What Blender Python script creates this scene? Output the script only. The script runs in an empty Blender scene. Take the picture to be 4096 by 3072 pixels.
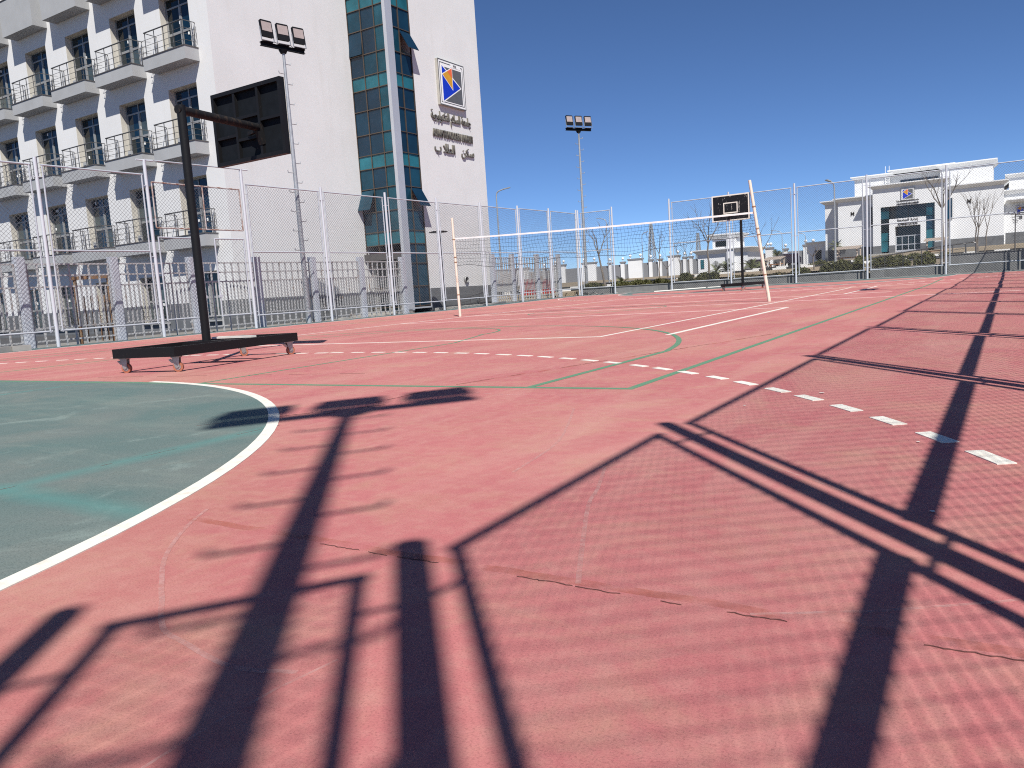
import bpy, math, random
from mathutils import Vector, Matrix
R = math.radians
random.seed(11)
sc = bpy.context.scene
COL = sc.collection

# ------------------------------------------------------------------ camera
cam_d = bpy.data.cameras.new('camera')
cam_d.sensor_fit = 'HORIZONTAL'; cam_d.sensor_width = 36.0
cam_d.lens = 27.818
cam_d.clip_start = 0.05; cam_d.clip_end = 6000
cam_o = bpy.data.objects.new('camera', cam_d); COL.objects.link(cam_o)
right = Vector((0.846848, 0.527837, -0.065090))
up = Vector((-0.007779, 0.134668, 0.990860))
back = Vector((0.531778, -0.838602, 0.118149))
m = Matrix((right, up, back)).transposed().to_4x4()
m.translation = Vector((0, 0, 0.70))
cam_o.matrix_world = m
sc.camera = cam_o

# ------------------------------------------------------------------ sky, sun, exposure
SUN_TO = Vector((0.519, -0.61, 1.0)).normalized()
elev = math.asin(SUN_TO.z); azim = math.atan2(SUN_TO.x, SUN_TO.y)
w = bpy.data.worlds.new('World'); sc.world = w; w.use_nodes = True
nt = w.node_tree
sky = nt.nodes.new('ShaderNodeTexSky'); sky.sky_type = 'NISHITA'; sky.sun_disc = False
sky.sun_elevation = elev; sky.sun_rotation = azim
sky.altitude = 0; sky.air_density = 0.5; sky.dust_density = 0.0; sky.ozone_density = 9.0
nt.links.new(sky.outputs[0], nt.nodes['Background'].inputs[0])
nt.nodes['Background'].inputs[1].default_value = 0.093
sun_d = bpy.data.lights.new('sun', 'SUN'); sun_d.energy = 5.0; sun_d.angle = R(0.53); sun_d.color = (1.0, 0.965, 0.915)
sun_o = bpy.data.objects.new('sun', sun_d); COL.objects.link(sun_o)
sun_o.rotation_euler = (-SUN_TO).to_track_quat('-Z', 'Y').to_euler(); sun_o.location = (20, -20, 40)
sc.view_settings.view_transform = 'Standard'; sc.view_settings.look = 'None'
sc.view_settings.exposure = 0.36; sc.view_settings.gamma = 1.0; sc.view_settings.use_curve_mapping = False
sc.render.engine = 'CYCLES'
sc.cycles.use_denoising = False
sc.cycles.filter_width = 1.1
sc.cycles.sample_clamp_indirect = 4.0
sc.cycles.max_bounces = 6; sc.cycles.diffuse_bounces = 3; sc.cycles.glossy_bounces = 3; sc.cycles.transparent_max_bounces = 6

# ------------------------------------------------------------------ materials
def rgb(h):
    h = h.lstrip('#'); c = [int(h[i:i+2], 16)/255 for i in (0, 2, 4)]
    return tuple(v/12.92 if v <= .04045 else ((v+.055)/1.055)**2.4 for v in c)
class N:
    """tiny node helper"""
    def __init__(s, name):
        s.m = bpy.data.materials.new(name); s.m.use_nodes = True
        s.t = s.m.node_tree; s.b = s.t.nodes['Principled BSDF']
        s.tc = s.t.nodes.new('ShaderNodeTexCoord')
    def new(s, k, **kw):
        n = s.t.nodes.new(k)
        for a, v in kw.items(): setattr(n, a, v)
        return n
    def link(s, a, b): s.t.links.new(a, b)
    def coord(s, scale=(1, 1, 1), rot=(0, 0, 0), world=True):
        mp = s.new('ShaderNodeMapping'); mp.inputs['Scale'].default_value = scale; mp.inputs['Rotation'].default_value = rot
        if world:
            g = s.new('ShaderNodeNewGeometry'); s.link(g.outputs['Position'], mp.inputs[0])
        else: s.link(s.tc.outputs['Object'], mp.inputs[0])
        return mp.outputs[0]
    def noise(s, scale, detail=4, rough=.55, co=None, dist=0.0):
        n = s.new('ShaderNodeTexNoise'); n.inputs['Scale'].default_value = scale; n.inputs['Detail'].default_value = detail
        n.inputs['Roughness'].default_value = rough; n.inputs['Distortion'].default_value = dist
        s.link(co if co is not None else s.coord(), n.inputs['Vector']); return n.outputs['Fac']
    def ramp(s, fac, stops):
        r = s.new('ShaderNodeValToRGB'); e = r.color_ramp.elements
        while len(e) > 1: e.remove(e[-1])
        for i, (p, c) in enumerate(stops):
            el = e[0] if i == 0 else e.new(p)
            el.position = p; el.color = (*c, 1) if not isinstance(c, (int, float)) else (c, c, c, 1)
        s.link(fac, r.inputs[0]); return r.outputs[0]
    def mix(s, fac, a, b, mode='MIX'):
        n = s.new('ShaderNodeMix', data_type='RGBA', blend_type=mode)
        for sock, v in ((n.inputs[0], fac), (n.inputs[6], a), (n.inputs[7], b)):
            if isinstance(v, (int, float)): sock.default_value = v
            elif isinstance(v, tuple): sock.default_value = (*v, 1)
            else: s.link(v, sock)
        return n.outputs[2]
    def color(s, c):
        if isinstance(c, tuple): s.b.inputs['Base Color'].default_value = (*c, 1)
        else: s.link(c, s.b.inputs['Base Color'])
    def set(s, rough=.6, metal=0.0, spec=.5):
        s.b.inputs['Roughness'].default_value = rough; s.b.inputs['Metallic'].default_value = metal
        s.b.inputs['Specular IOR Level'].default_value = spec
    def bump(s, h, strength=.3, dist=.01):
        n = s.new('ShaderNodeBump'); n.inputs['Strength'].default_value = strength; n.inputs['Distance'].default_value = dist
        s.link(h, n.inputs['Height']); s.link(n.outputs[0], s.b.inputs['Normal'])
def plain(name, c, rough=.6, metal=0.0, var=.12, scale=3.0, spec=.4, bump=0.0):
    n = N(name); f = n.noise(scale, 5, .6)
    d = tuple(v*(1-var) for v in c); l = tuple(min(1, v*(1+var*.6)) for v in c)
    n.color(n.ramp(f, [(.3, d), (.7, l)])); n.set(rough, metal, spec)
    if bump: n.bump(n.noise(60, 3), bump, .004)
    return n.m
MAT = {}
def court_mat(name, base, dark, pale, warm):
    n = N(name)
    big = n.noise(.55, 5, .6, dist=.6)
    st = n.noise(1.0, 5, .62, co=n.coord((1.9, .45, 1), (0, 0, R(-38))), dist=.5)
    st2 = n.noise(1.0, 6, .65, co=n.coord((.7, 4.2, 1), (0, 0, R(-14))), dist=.8)
    fine = n.noise(14, 6, .68); grain = n.noise(190, 3, .7)
    cl = n.noise(3.1, 6, .7, dist=.5); wide = n.noise(.33, 4, .55, dist=.4)
    c = n.mix(n.ramp(big, [(.36, 0.0), (.64, 1.0)]), base, dark)
    c = n.mix(n.ramp(st, [(.46, 0.0), (.72, .75)]), c, pale)
    c = n.mix(n.ramp(cl, [(.49, 0.0), (.74, .45)]), c, warm)
    c = n.mix(n.ramp(st2, [(.54, 0.0), (.8, .5)]), c, warm)
    c = n.mix(n.ramp(wide, [(.5, 0.0), (.74, .45)]), c, warm)
    c = n.mix(n.ramp(fine, [(.46, 0.0), (.72, .45)]), c, pale)
    c = n.mix(n.ramp(fine, [(.28, .4), (.46, 0.0)]), c, dark)
    c = n.mix(n.ramp(grain, [(.32, .55), (.5, 0.0)]), c, n.mix(.55, c, (.02, .01, .01)))
    c = n.mix(n.ramp(grain, [(.6, 0.0), (.78, .4)]), c, pale)
    n.color(c); n.set(.82, 0, .25)
    n.bump(n.noise(260, 3, .7), .35, .003)
    return n.m
MAT['red'] = court_mat('court_red_acrylic', (.46, .162, .155), (.40, .125, .128), (.50, .255, .215), (.44, .275, .18))
def green_mat():
    n = N('court_green_acrylic')
    big = n.noise(.8, 5, .62, dist=.7); st = n.noise(1, 6, .65, co=n.coord((.5, 2.6, 1), (0, 0, R(20))), dist=.9)
    grain = n.noise(170, 3, .7)
    c = n.mix(n.ramp(big, [(.35, 0.0), (.65, 1.0)]), (.100, .158, .148), (.150, .178, .164))
    c = n.mix(n.ramp(st, [(.50, 0.0), (.76, .6)]), c, (.21, .25, .215))
    c = n.mix(n.ramp(n.noise(2.6, 6, .7, dist=.8), [(.52, 0.0), (.74, .55)]), c, (.185, .20, .175))
    c = n.mix(n.ramp(n.noise(1.5, 5, .6, dist=1.2), [(.60, 0.0), (.70, .5)]), c, (.23, .29, .262))
    c = n.mix(n.ramp(grain, [(.32, .5), (.5, 0.0)]), c, (.02, .035, .035))
    c = n.mix(n.ramp(grain, [(.6, 0.0), (.8, .3)]), c, (.28, .32, .29))
    # resealed joints, brighter teal bands around X=-3.62, X=-8.4 and Y=1.57
    g = n.new('ShaderNodeNewGeometry'); sp = n.new('ShaderNodeSeparateXYZ'); n.link(g.outputs['Position'], sp.inputs[0])
    wob = n.noise(2.2, 4, .6)
    for axis, val, wd in (('X', -3.62, .085), ('X', -8.4, .06), ('Y', 1.60, .07)):
        a = n.new('ShaderNodeMath', operation='SUBTRACT'); n.link(sp.outputs[axis], a.inputs[0]); a.inputs[1].default_value = val
        ab = n.new('ShaderNodeMath', operation='ABSOLUTE'); n.link(a.outputs[0], ab.inputs[0])
        sb = n.new('ShaderNodeMath', operation='MULTIPLY_ADD'); n.link(wob, sb.inputs[0]); sb.inputs[1].default_value = .16; n.link(ab.outputs[0], sb.inputs[2])
        c = n.mix(n.ramp(sb.outputs[0], [(.06+wd*.2, .55), (.10+wd*1.3, 0.0)]), c, (.085, .225, .205))
    n.color(c); n.set(.8, 0, .25); n.bump(n.noise(260, 3, .7), .35, .003)
    return n.m
MAT['green'] = green_mat()
MAT['border'] = court_mat('court_border_acrylic', (.072, .128, .135), (.06, .105, .118), (.15, .19, .175), (.16, .17, .13))
def line_mat(name, c, dirt):
    n = N(name); f = n.noise(9, 6, .7); g = n.noise(120, 3, .7)
    k = n.mix(n.ramp(f, [(.52, 0.0), (.75, .8)]), c, dirt)
    n.color(n.mix(n.ramp(g, [(.3, .35), (.45, 0.0)]), k, dirt)); n.set(.7, 0, .3); return n.m
MAT['white_line'] = line_mat('white_line_paint', (.70, .68, .60), (.52, .43, .34))
MAT['white_faded'] = line_mat('faded_white_line_paint', (.74, .60, .55), (.58, .34, .31))
MAT['green_line'] = line_mat('green_line_paint', (.105, .225, .135), (.25, .21, .15))
MAT['crack'] = plain('crack_dark', (.13, .055, .048), .9)
MAT['seal'] = plain('joint_sealant_red', (.44, .135, .105), .85, var=.25, scale=14)
def faint(name, c, lo, hi, a, scale):
    n = N(name); n.color(c); n.set(.85, 0, .2); n.link(n.ramp(n.noise(scale, 5, .7), [(lo, 0.0), (hi, a)]), n.b.inputs['Alpha']); return n.m
MAT['scuff'] = faint('scuff_pale', (.60, .34, .31), .34, .62, .62, 22)
MAT['seal'] = faint('joint_sealant_red', (.46, .145, .10), .46, .68, .5, 4)
def wall_mat():
    n = N('white_render'); a = n.noise(.6, 5, .6); b = n.noise(1, 5, .6, co=n.coord((2.2, 2.2, .25)), dist=.3); g = n.noise(45, 4, .6)
    c = n.mix(n.ramp(a, [(.3, 0.0), (.7, 1.0)]), (.685, .68, .665), (.64, .635, .62))
    c = n.mix(n.ramp(b, [(.55, 0.0), (.85, .35)]), c, (.55, .53, .49))
    n.color(c); n.set(.9, 0, .2); n.bump(g, .05, .01); return n.m
MAT['wall'] = wall_mat()
MAT['white'] = plain('white_paint', (.74, .745, .74), .75, var=.05, scale=.5)
MAT['jamb'] = plain('stained_jamb', (.58, .545, .47), .9, var=.14, scale=1.6)
MAT['fascia'] = plain('grey_painted_render', (.36, .365, .365), .85, var=.10, scale=1.1)
MAT['coping'] = plain('dark_coping', (.085, .08, .078), .6, var=.2, scale=5)
def stone(name, c, sx, sz):
    n = N(name); b = n.new('ShaderNodeTexBrick'); b.offset = .5; b.inputs['Scale'].default_value = 1
    b.inputs['Mortar Size'].default_value = .006; b.inputs['Brick Width'].default_value = sx; b.inputs['Row Height'].default_value = sz
    g = n.new('ShaderNodeNewGeometry'); sp = n.new('ShaderNodeSeparateXYZ'); n.link(g.outputs['Position'], sp.inputs[0])
    ad = n.new('ShaderNodeMath', operation='ADD'); n.link(sp.outputs[0], ad.inputs[0]); n.link(sp.outputs[1], ad.inputs[1])
    cb = n.new('ShaderNodeCombineXYZ'); n.link(ad.outputs[0], cb.inputs[0]); n.link(sp.outputs[2], cb.inputs[1]); n.link(cb.outputs[0], b.inputs[0])
    b.inputs[1].default_value = (*c, 1); b.inputs[2].default_value = (*[v*.82 for v in c], 1); b.inputs[3].default_value = (*[v*1.5 for v in c], 1)
    k = n.mix(n.ramp(n.noise(3, 6, .7), [(.45, 0.0), (.8, .5)]), b.outputs[0], tuple(v*1.6 for v in c))
    n.color(n.mix(n.ramp(n.noise(140, 3, .8), [(.3, .4), (.5, 0.0)]), k, tuple(v*.5 for v in c))); n.set(.7, 0, .35); return n.m
MAT['plinth'] = stone('grey_stone_plinth', (.13, .135, .14), 1.2, .32)
MAT['greywall'] = plain('grey_wall_paint', (.21, .215, .225), .9, var=.06, scale=.4)
MAT['planter'] = stone('grey_granite_cladding', (.20, .20, .195), 1.6, .9)
MAT['concrete'] = plain('concrete', (.34, .325, .295), .9, var=.2, scale=2.5)
MAT['path'] = plain('dusty_path', (.21, .20, .18), .95, var=.3, scale=1.5)
MAT['galv'] = plain('galvanised_paint', (.47, .495, .525), .5, .15, var=.12, scale=4)
def rusty(name, paint, rust, lo, hi, scale=5, rough=.6, metal=.0, stretch=(1, 1, .45)):
    n = N(name); f = n.noise(scale, 6, .7, co=n.coord(stretch), dist=.4)
    n.color(n.mix(n.ramp(f, [(lo, 0.0), (hi, 1.0)]), paint, rust)); n.set(rough, metal, .4 if max(paint) > .05 else .18); n.bump(f, .2, .01); return n.m
MAT['post'] = rusty('pale_grey_post_paint', (.51, .53, .565), (.36, .33, .31), .66, .80, 6)
MAT['rustframe'] = rusty('rusty_gate_paint', (.46, .43, .41), (.23, .12, .08), .42, .6, 7)
MAT['barfence'] = rusty('rusting_bar_paint', (.46, .46, .45), (.27, .17, .10), .56, .72, 4.5)
MAT['pillar'] = rusty('pillar_paint', (.50, .525, .565), (.45, .44, .42), .6, .8, 2)
MAT['rustpole'] = rusty('cream_paint_over_rust', (.70, .61, .50), (.30, .16, .10), .59, .70, 8, .75)
MAT['rust'] = rusty('old_rust', (.30, .17, .09), (.45, .36, .24), .5, .7, 6, .85)
MAT['wire'] = plain('chain_link_wire', (.17, .175, .18), .55, .4, var=.2, scale=20)
MAT['mast'] = plain('galvanised_mast', (.42, .435, .44), .45, .45, var=.18, scale=6)
MAT['black'] = rusty('black_paint_worn', (.011, .011, .012), (.05, .042, .035), .62, .80, 26, .5)
MAT['blackboard'] = rusty('black_board_peeling', (.010, .011, .014), (.42, .41, .37), .60, .66, 11, .6)
MAT['blackback'] = plain('black_board_back', (.008, .010, .013), .7, var=.3, scale=6, spec=.15)
MAT['blackrust'] = rusty('black_pipe_rusting', (.012, .012, .013), (.06, .04, .027), .52, .74, 18, .65)
MAT['tyre'] = plain('orange_polyurethane', (.36, .13, .075), .6, var=.2, scale=30)
MAT['steel'] = plain('zinc_steel', (.40, .39, .37), .4, .7, var=.2, scale=20)
MAT['stainless'] = plain('stainless_tube', (.15, .147, .142), .35, .6, var=.15, scale=8)
MAT['alu'] = plain('grey_aluminium', (.31, .31, .30), .45, .3, var=.08, scale=2)
MAT['mullion'] = plain('bronze_mullion', (.11, .085, .065), .4, .4, var=.2, scale=6)
MAT['silver'] = plain('silver_cladding', (.50, .52, .55), .4, .35, var=.06, scale=1)
def glass(name, c, rough=.04, spec=.9):
    n = N(name); f = n.noise(.9, 4, .6); n.color(n.ramp(f, [(.3, tuple(v*.7 for v in c)), (.7, tuple(v*1.35 for v in c))]))
    n.set(rough, 0, spec); n.bump(n.noise(1.1, 2, .5), .02, .05); return n.m
MAT['glass'] = glass('tinted_glass', (.005, .013, .018), .04, .45)
MAT['glass_b'] = glass('blue_glass_b', (.005, .022, .042), .05, .45)
MAT['glass_c'] = glass('blue_glass_c', (.008, .042, .066), .06, .35)
MAT['curtain'] = plain('curtained_glass', (.055, .075, .078), .12, 0, var=.3, scale=3, spec=.5)
MAT['glass_dark'] = glass('blue_glass', (.006, .030, .055), .05, .4)
MAT['glass_mid'] = glass('teal_blue_glass', (.008, .060, .085), .05, .4)
MAT['glass_teal'] = glass('teal_glass', (.018, .115, .145), .08, .4)
MAT['lens'] = plain('flood_lens', (.36, .30, .28), .25, 0, var=.1, scale=8)
MAT['paper'] = plain('white_sticker', (.85, .85, .82), .7, var=.03)
MAT['letter'] = plain('brass_grey_letter', (.20, .185, .155), .45, .4, var=.25, scale=12)
MAT['letterdark'] = plain('dark_letter', (.05, .045, .04), .5, .2)
MAT['s_white'] = plain('sign_white', (.80, .80, .78), .5, var=.03)
MAT['s_gray'] = plain('sign_grey', (.105, .108, .112), .45, var=.12, scale=3)
MAT['s_blue'] = plain('sign_blue', (.006, .035, .48), .45, var=.1, scale=3)
MAT['s_orange'] = plain('sign_amber', (.62, .30, .02), .45, var=.06)
MAT['s_red'] = plain('sign_coral', (.75, .14, .045), .45, var=.06)
MAT['s_side'] = plain('sign_edge', (.40, .38, .33), .6)
MAT['netcord'] = plain('net_cord', (.018, .02, .025), .8)
MAT['tape'] = plain('net_tape', (.80, .79, .76), .75, var=.1, scale=8)
MAT['pipe'] = plain('white_pipe', (.66, .64, .58), .6, var=.15, scale=5)
MAT['wood'] = rusty('weathered_wood', (.42, .33, .26), (.26, .19, .14), .4, .7, 8, .85)
MAT['orangewood'] = plain('orange_timber', (.42, .19, .08), .8, var=.2, scale=6)
MAT['redpaint'] = plain('red_cabinet_paint', (.40, .03, .025), .5, var=.15, scale=3)
MAT['soil'] = None
def soil():
    n = N('dry_sandy_soil'); a = n.noise(.12, 6, .65); b = n.noise(6, 6, .7)
    c = n.mix(n.ramp(a, [(.35, 0.0), (.65, 1.0)]), (.27, .215, .15), (.22, .18, .125))
    n.color(n.mix(n.ramp(b, [(.4, 0.0), (.75, .6)]), c, (.20, .165, .11))); n.set(.95, 0, .2); n.bump(b, .6, .05); return n.m
MAT['soil'] = soil()
def paver():
    n = N('tan_interlock_pavers'); b = n.new('ShaderNodeTexBrick'); b.inputs['Scale'].default_value = 1; b.inputs['Brick Width'].default_value = .5; b.inputs['Row Height'].default_value = .35
    b.inputs['Mortar Size'].default_value = .05; b.inputs[1].default_value = (.40, .32, .21, 1); b.inputs[2].default_value = (.34, .27, .18, 1); b.inputs[3].default_value = (.13, .10, .07, 1)
    n.link(n.coord(), b.inputs[0]); n.color(b.outputs[0]); n.set(.9, 0, .2); return n.m
MAT['paver'] = paver()
MAT['asphalt'] = plain('asphalt', (.06, .06, .062), .9, var=.2, scale=4)
def kerbm():
    n = N('black_white_kerb'); wv = n.new('ShaderNodeTexChecker'); wv.inputs['Scale'].default_value = 1.0
    wv.inputs[1].default_value = (.75, .74, .70, 1); wv.inputs[2].default_value = (.03, .03, .03, 1)
    n.link(n.coord((1.0, .0, .0)), wv.inputs[0]); n.color(wv.outputs[0]); n.set(.8); return n.m
MAT['kerb'] = kerbm()
MAT['bark'] = plain('grey_bark', (.17, .145, .12), .9, var=.3, scale=12)
def leafm(name, a, b):
    n = N(name); oi = n.new('ShaderNodeNewGeometry')
    f = n.noise(2.4, 5, .7); n.color(n.mix(n.ramp(oi.outputs['Random Per Island'], [(0, 0.0), (1, 1.0)]), n.mix(f, a, b), n.mix(f, b, tuple(v*.6 for v in a)))); n.set(.75, 0, .25)
    n.b.inputs['Transmission Weight'].default_value = 0; return n.m
MAT['hedge'] = leafm('hedge_leaf', (.06, .075, .025), (.125, .115, .045))
MAT['palm'] = leafm('palm_leaf', (.10, .13, .05), (.17, .17, .08))
MAT['dry'] = leafm('dry_scrub', (.17, .13, .06), (.10, .09, .035))
MAT['carwhite'] = plain('car_paint_grey', (.13, .135, .14), .25, .4, var=.03)
MAT['cardark'] = plain('car_paint_dark', (.03, .02, .025), .2, .3, var=.05)
MAT['rubber'] = plain('rubber', (.02, .02, .02), .8)
MAT['pergola'] = plain('pale_timber', (.50, .42, .35), .85, var=.15, scale=6)
# ------------------------------------------------------------------ geometry helpers
WL = {}
class MB:
    def __init__(s): s.v = []; s.f = []; s.s = []
    def add(s, vs, fs, smooth=False):
        o = len(s.v); s.v += [tuple(p) for p in vs]
        for f in fs: s.f.append(tuple(i+o for i in f)); s.s.append(smooth)
        return s
    def box(s, a, b):
        x0, x1 = sorted((a[0], b[0])); y0, y1 = sorted((a[1], b[1])); z0, z1 = sorted((a[2], b[2]))
        return s.add([(x0,y0,z0),(x1,y0,z0),(x1,y1,z0),(x0,y1,z0),(x0,y0,z1),(x1,y0,z1),(x1,y1,z1),(x0,y1,z1)],
                     [(0,3,2,1),(4,5,6,7),(0,1,5,4),(1,2,6,5),(2,3,7,6),(3,0,4,7)])
    def tube(s, p, q, r, n=8, r2=None, cap=True):
        p = Vector(p); q = Vector(q); d = (q-p)
        if d.length < 1e-6: return s
        d.normalize(); a = d.orthogonal().normalized(); b = d.cross(a); r2 = r if r2 is None else r2
        vs = []
        for c, rr in ((p, r), (q, r2)):
            for i in range(n):
                t = 2*math.pi*i/n; vs.append(c + a*math.cos(t)*rr + b*math.sin(t)*rr)
        s.add(vs, [(i, (i+1) % n, n+(i+1) % n, n+i) for i in range(n)], n > 4)
        if cap: s.add(vs, [tuple(range(n-1, -1, -1)), tuple(range(n, 2*n))])
        return s
    def bar(s, p, q, wx, wz):
        """square bar from p to q, width wx sideways, wz in the other direction"""
        p = Vector(p); q = Vector(q); d = (q-p).normalized(); u = Vector((0, 0, 1))
        if abs(d.z) > .95: u = Vector((0, 1, 0))
        a = d.cross(u).normalized(); b = a.cross(d).normalized(); vs = []
        for c in (p, q):
            for i, j in ((-1, -1), (1, -1), (1, 1), (-1, 1)): vs.append(c+a*i*wx/2+b*j*wz/2)
        return s.add(vs, [(0,1,2,3),(7,6,5,4),(0,4,5,1),(1,5,6,2),(2,6,7,3),(3,7,4,0)])
    def path(s, pts, r, n=6, r2=None):
        L = len(pts)-1
        for i in range(L):
            ra = r if r2 is None else r+(r2-r)*i/L; rb = r if r2 is None else r+(r2-r)*(i+1)/L
            s.tube(pts[i], pts[i+1], ra, n, rb)
        return s
    def prism(s, poly, fn, d):
        """poly: 2D points, fn(u,v,w)->xyz, thickness d along w (front at w=d)"""
        k = len(poly)
        s.add([fn(u, v, 0) for u, v in poly]+[fn(u, v, d) for u, v in poly],
              [tuple(range(k-1, -1, -1)), tuple(range(k, 2*k))]+[(i, (i+1) % k, k+(i+1) % k, k+i) for i in range(k)])
        return s
    def lathe(s, prof, c=(0, 0, 0), n=12):
        vs = []; k = len(prof)
        for r_, z in prof:
            for i in range(n):
                t = 2*math.pi*i/n; vs.append((c[0]+r_*math.cos(t), c[1]+r_*math.sin(t), c[2]+z))
        return s.add(vs, [(j*n+i, j*n+(i+1) % n, (j+1)*n+(i+1) % n, (j+1)*n+i) for j in range(k-1) for i in range(n)], True)
    def mesh(s, name, mat, off=(0, 0, 0)):
        me = bpy.data.meshes.new(name)
        me.from_pydata([(x-off[0], y-off[1], z-off[2]) for x, y, z in s.v], [], s.f)
        me.polygons.foreach_set('use_smooth', s.s)
        if mat is not None: me.materials.append(MAT[mat] if isinstance(mat, str) else mat)
        me.update(); return me
    def build(s, name, mat, parent=None, world=True, at=None):
        """world=True: vertices are world coordinates; otherwise local to the parent"""
        off = Vector((0, 0, 0))
        if parent is not None and world: off = WL[parent]
        elif at is not None and parent is None: off = Vector(at)
        return link(name, s.mesh(name, mat, off), parent, None if parent else at)
def link(name, data, parent=None, loc=None, rz=0.0):
    o = bpy.data.objects.new(name, data); COL.objects.link(o)
    if parent is not None: o.parent = parent
    l = Vector(loc) if loc is not None else Vector((0, 0, 0))
    o.location = l; WL[o] = (WL[parent] if parent is not None else Vector((0, 0, 0)))+l
    if rz: o.rotation_euler.z = rz
    return o
def tag(o, label, cat, group=None):
    o['label'] = label; o['category'] = cat
    if group: o['group'] = group
    return o
def thing(name, label, cat, loc=(0, 0, 0), group=None, rz=0.0):
    return tag(link(name, None, None, loc, rz), label, cat, group)
def struct(o): o['kind'] = 'structure'; return o
def stuff(o): o['kind'] = 'stuff'; return o
def clone(o, parent=None):
    c = o.copy(); COL.objects.link(c); c.parent = parent
    for ch in list(o.children): clone(ch, c)
    return c
def ss(a, b, x):
    t = min(max((x-a)/(b-a), 0.0), 1.0); return t*t*(3-2*t)
def gz(x, y): return .11*ss(26, 41, y)          # the court falls gently towards the camera
def tz(x, y):                                     # open ground round the court
    if y < 41.2: return -.09
    z = .40*ss(-24.5, -20.9, x) + (y-41.2)*(.014+.0105*ss(-30, -8, x))
    return min(z, 2.6)-.02

# ------------------------------------------------------------------ ground
xs = [-3000, -900, -350, -180]+[-120+6*i for i in range(16)]+[-25, -24.5, -24, -23, -22, -21, -20.5]+[-18+3*i for i in range(7)]+[4, 10, 20, 40, 80, 200, 800, 3000]
ys = [-3000, -800, -200, -60, -20, -4, 10, 25, 41.19, 41.21]+[43+3*i for i in range(8)]+[70+6*i for i in range(16)]+[180, 300, 700, 3000]
b = MB()
b.add([(x, y, tz(x, y)) for y in ys for x in xs], [(j*len(xs)+i, j*len(xs)+i+1, (j+1)*len(xs)+i+1, (j+1)*len(xs)+i) for j in range(len(ys)-1) for i in range(len(xs)-1)], True)
struct(b.build('ground', 'soil'))

# ------------------------------------------------------------------ court
def sheet(x0, x1, y0, y1, dz, name, mat, parent=None, step=1.5):
    b = MB(); nx = 2; ny = max(1, int((y1-y0)/step))
    b.add([(x0+(x1-x0)*i/(nx-1), y0+(y1-y0)*j/ny, gz(0, y0+(y1-y0)*j/ny)+dz) for j in range(ny+1) for i in range(nx)],
          [(j*nx+i, j*nx+i+1, (j+1)*nx+i+1, (j+1)*nx+i) for j in range(ny) for i in range(nx-1)])
    return b.build(name, mat, parent)
XC = -9.45; GY0 = -1.15; GY1 = 38.85; XL = -19.95
court = struct(sheet(XL, 1.0, -1.15, 38.72, 0, 'court_surface', 'red'))
for n_, a in (('left', (-21.25, XL, -2.3, 41.0)), ('far', (XL, 1.3, 38.72, 41.0)), ('near', (XL, 1.3, -2.3, -1.15)), ('right', (1.0, 1.3, -1.15, 38.72))):
    struct(sheet(*a, 0, 'court_border_'+n_, 'border'))
def strip(pts, wd, dz=.005, closed=False):
    """flat ribbon of width wd along ground polyline"""
    b = MB(); L = []
    P = [Vector((x, y, 0)) for x, y in pts]
    for i, p in enumerate(P):
        a = P[(i-1) % len(P)] if (closed or i > 0) else p; c = P[(i+1) % len(P)] if (closed or i < len(P)-1) else p
        t = (c-a).normalized(); nrm = Vector((-t.y, t.x, 0)); sc_ = 1.0
        if a != p and c != p:
            k = (p-a).normalized().dot((c-p).normalized()); sc_ = 1/max(.5, math.sqrt((1+k)/2))
        for s_ in (-1, 1):
            q = p+nrm*s_*(wd[i] if isinstance(wd, list) else wd)*.5*sc_; L.append((q.x, q.y, gz(q.x, q.y)+dz))
    n = len(P); N2 = len(L); b.add(L+[(x, y, z-dz-.002) for x, y, z in L], [g for i in range(n if closed else n-1) for g in ((2*i, 2*((i+1) % n), 2*((i+1) % n)+1, 2*i+1),
        (2*i, N2+2*i, N2+2*((i+1) % n), 2*((i+1) % n)), (2*i+1, 2*((i+1) % n)+1, N2+2*((i+1) % n)+1, N2+2*i+1))])
    if not closed: b.add([L[0], L[1], L[-2], L[-1]]+[(x, y, z-dz-.002) for x, y, z in (L[0], L[1], L[-2], L[-1])], [(0, 1, 5, 4), (2, 6, 7, 3)])
    return b
def seg(x0, y0, x1, y1, step=1.5):
    d = math.hypot(x1-x0, y1-y0); n = max(1, int(d/step)); return [(x0+(x1-x0)*i/n, y0+(y1-y0)*i/n) for i in range(n+1)]
def arc(cx, cy, r, a0, a1, n=48): return [(cx+r*math.cos(R(a0+(a1-a0)*i/n)), cy+r*math.sin(R(a0+(a1-a0)*i/n))) for i in range(n+1)]
def dshape(r, gy, s): # goal area outline: arc, straight, arc
    if s > 0: return arc(XC+1.5, gy, r, 0, 90, 40)+arc(XC-1.5, gy, r, 90, 180, 40)
    return arc(XC+1.5, gy, r, 0, -90, 40)+arc(XC-1.5, gy, r, -90, -180, 40)
for gy, s in ((GY0, 1), (GY1, -1)):
    P = dshape(6.02, gy, s); P = [(x, y if s > 0 else min(y, 38.71)) for x, y in P]
    b = MB(); n = len(P)
    b.add([(x, y, gz(x, y)+.0015) for x, y in P]+[(x, gy if s > 0 else 38.71, gz(x, gy if s > 0 else 38.71)+.0015) for x, y in P],
          [((i, i+1, n+i+1, n+i) if s < 0 else (i+1, i, n+i, n+i+1)) for i in range(n-1)])
    struct(b.build('goal_area', 'green'))
def mark(name, pts, wd, mat, dz=.005, closed=False): return strip(pts, wd, dz, closed).build(name, mat, court)
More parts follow.
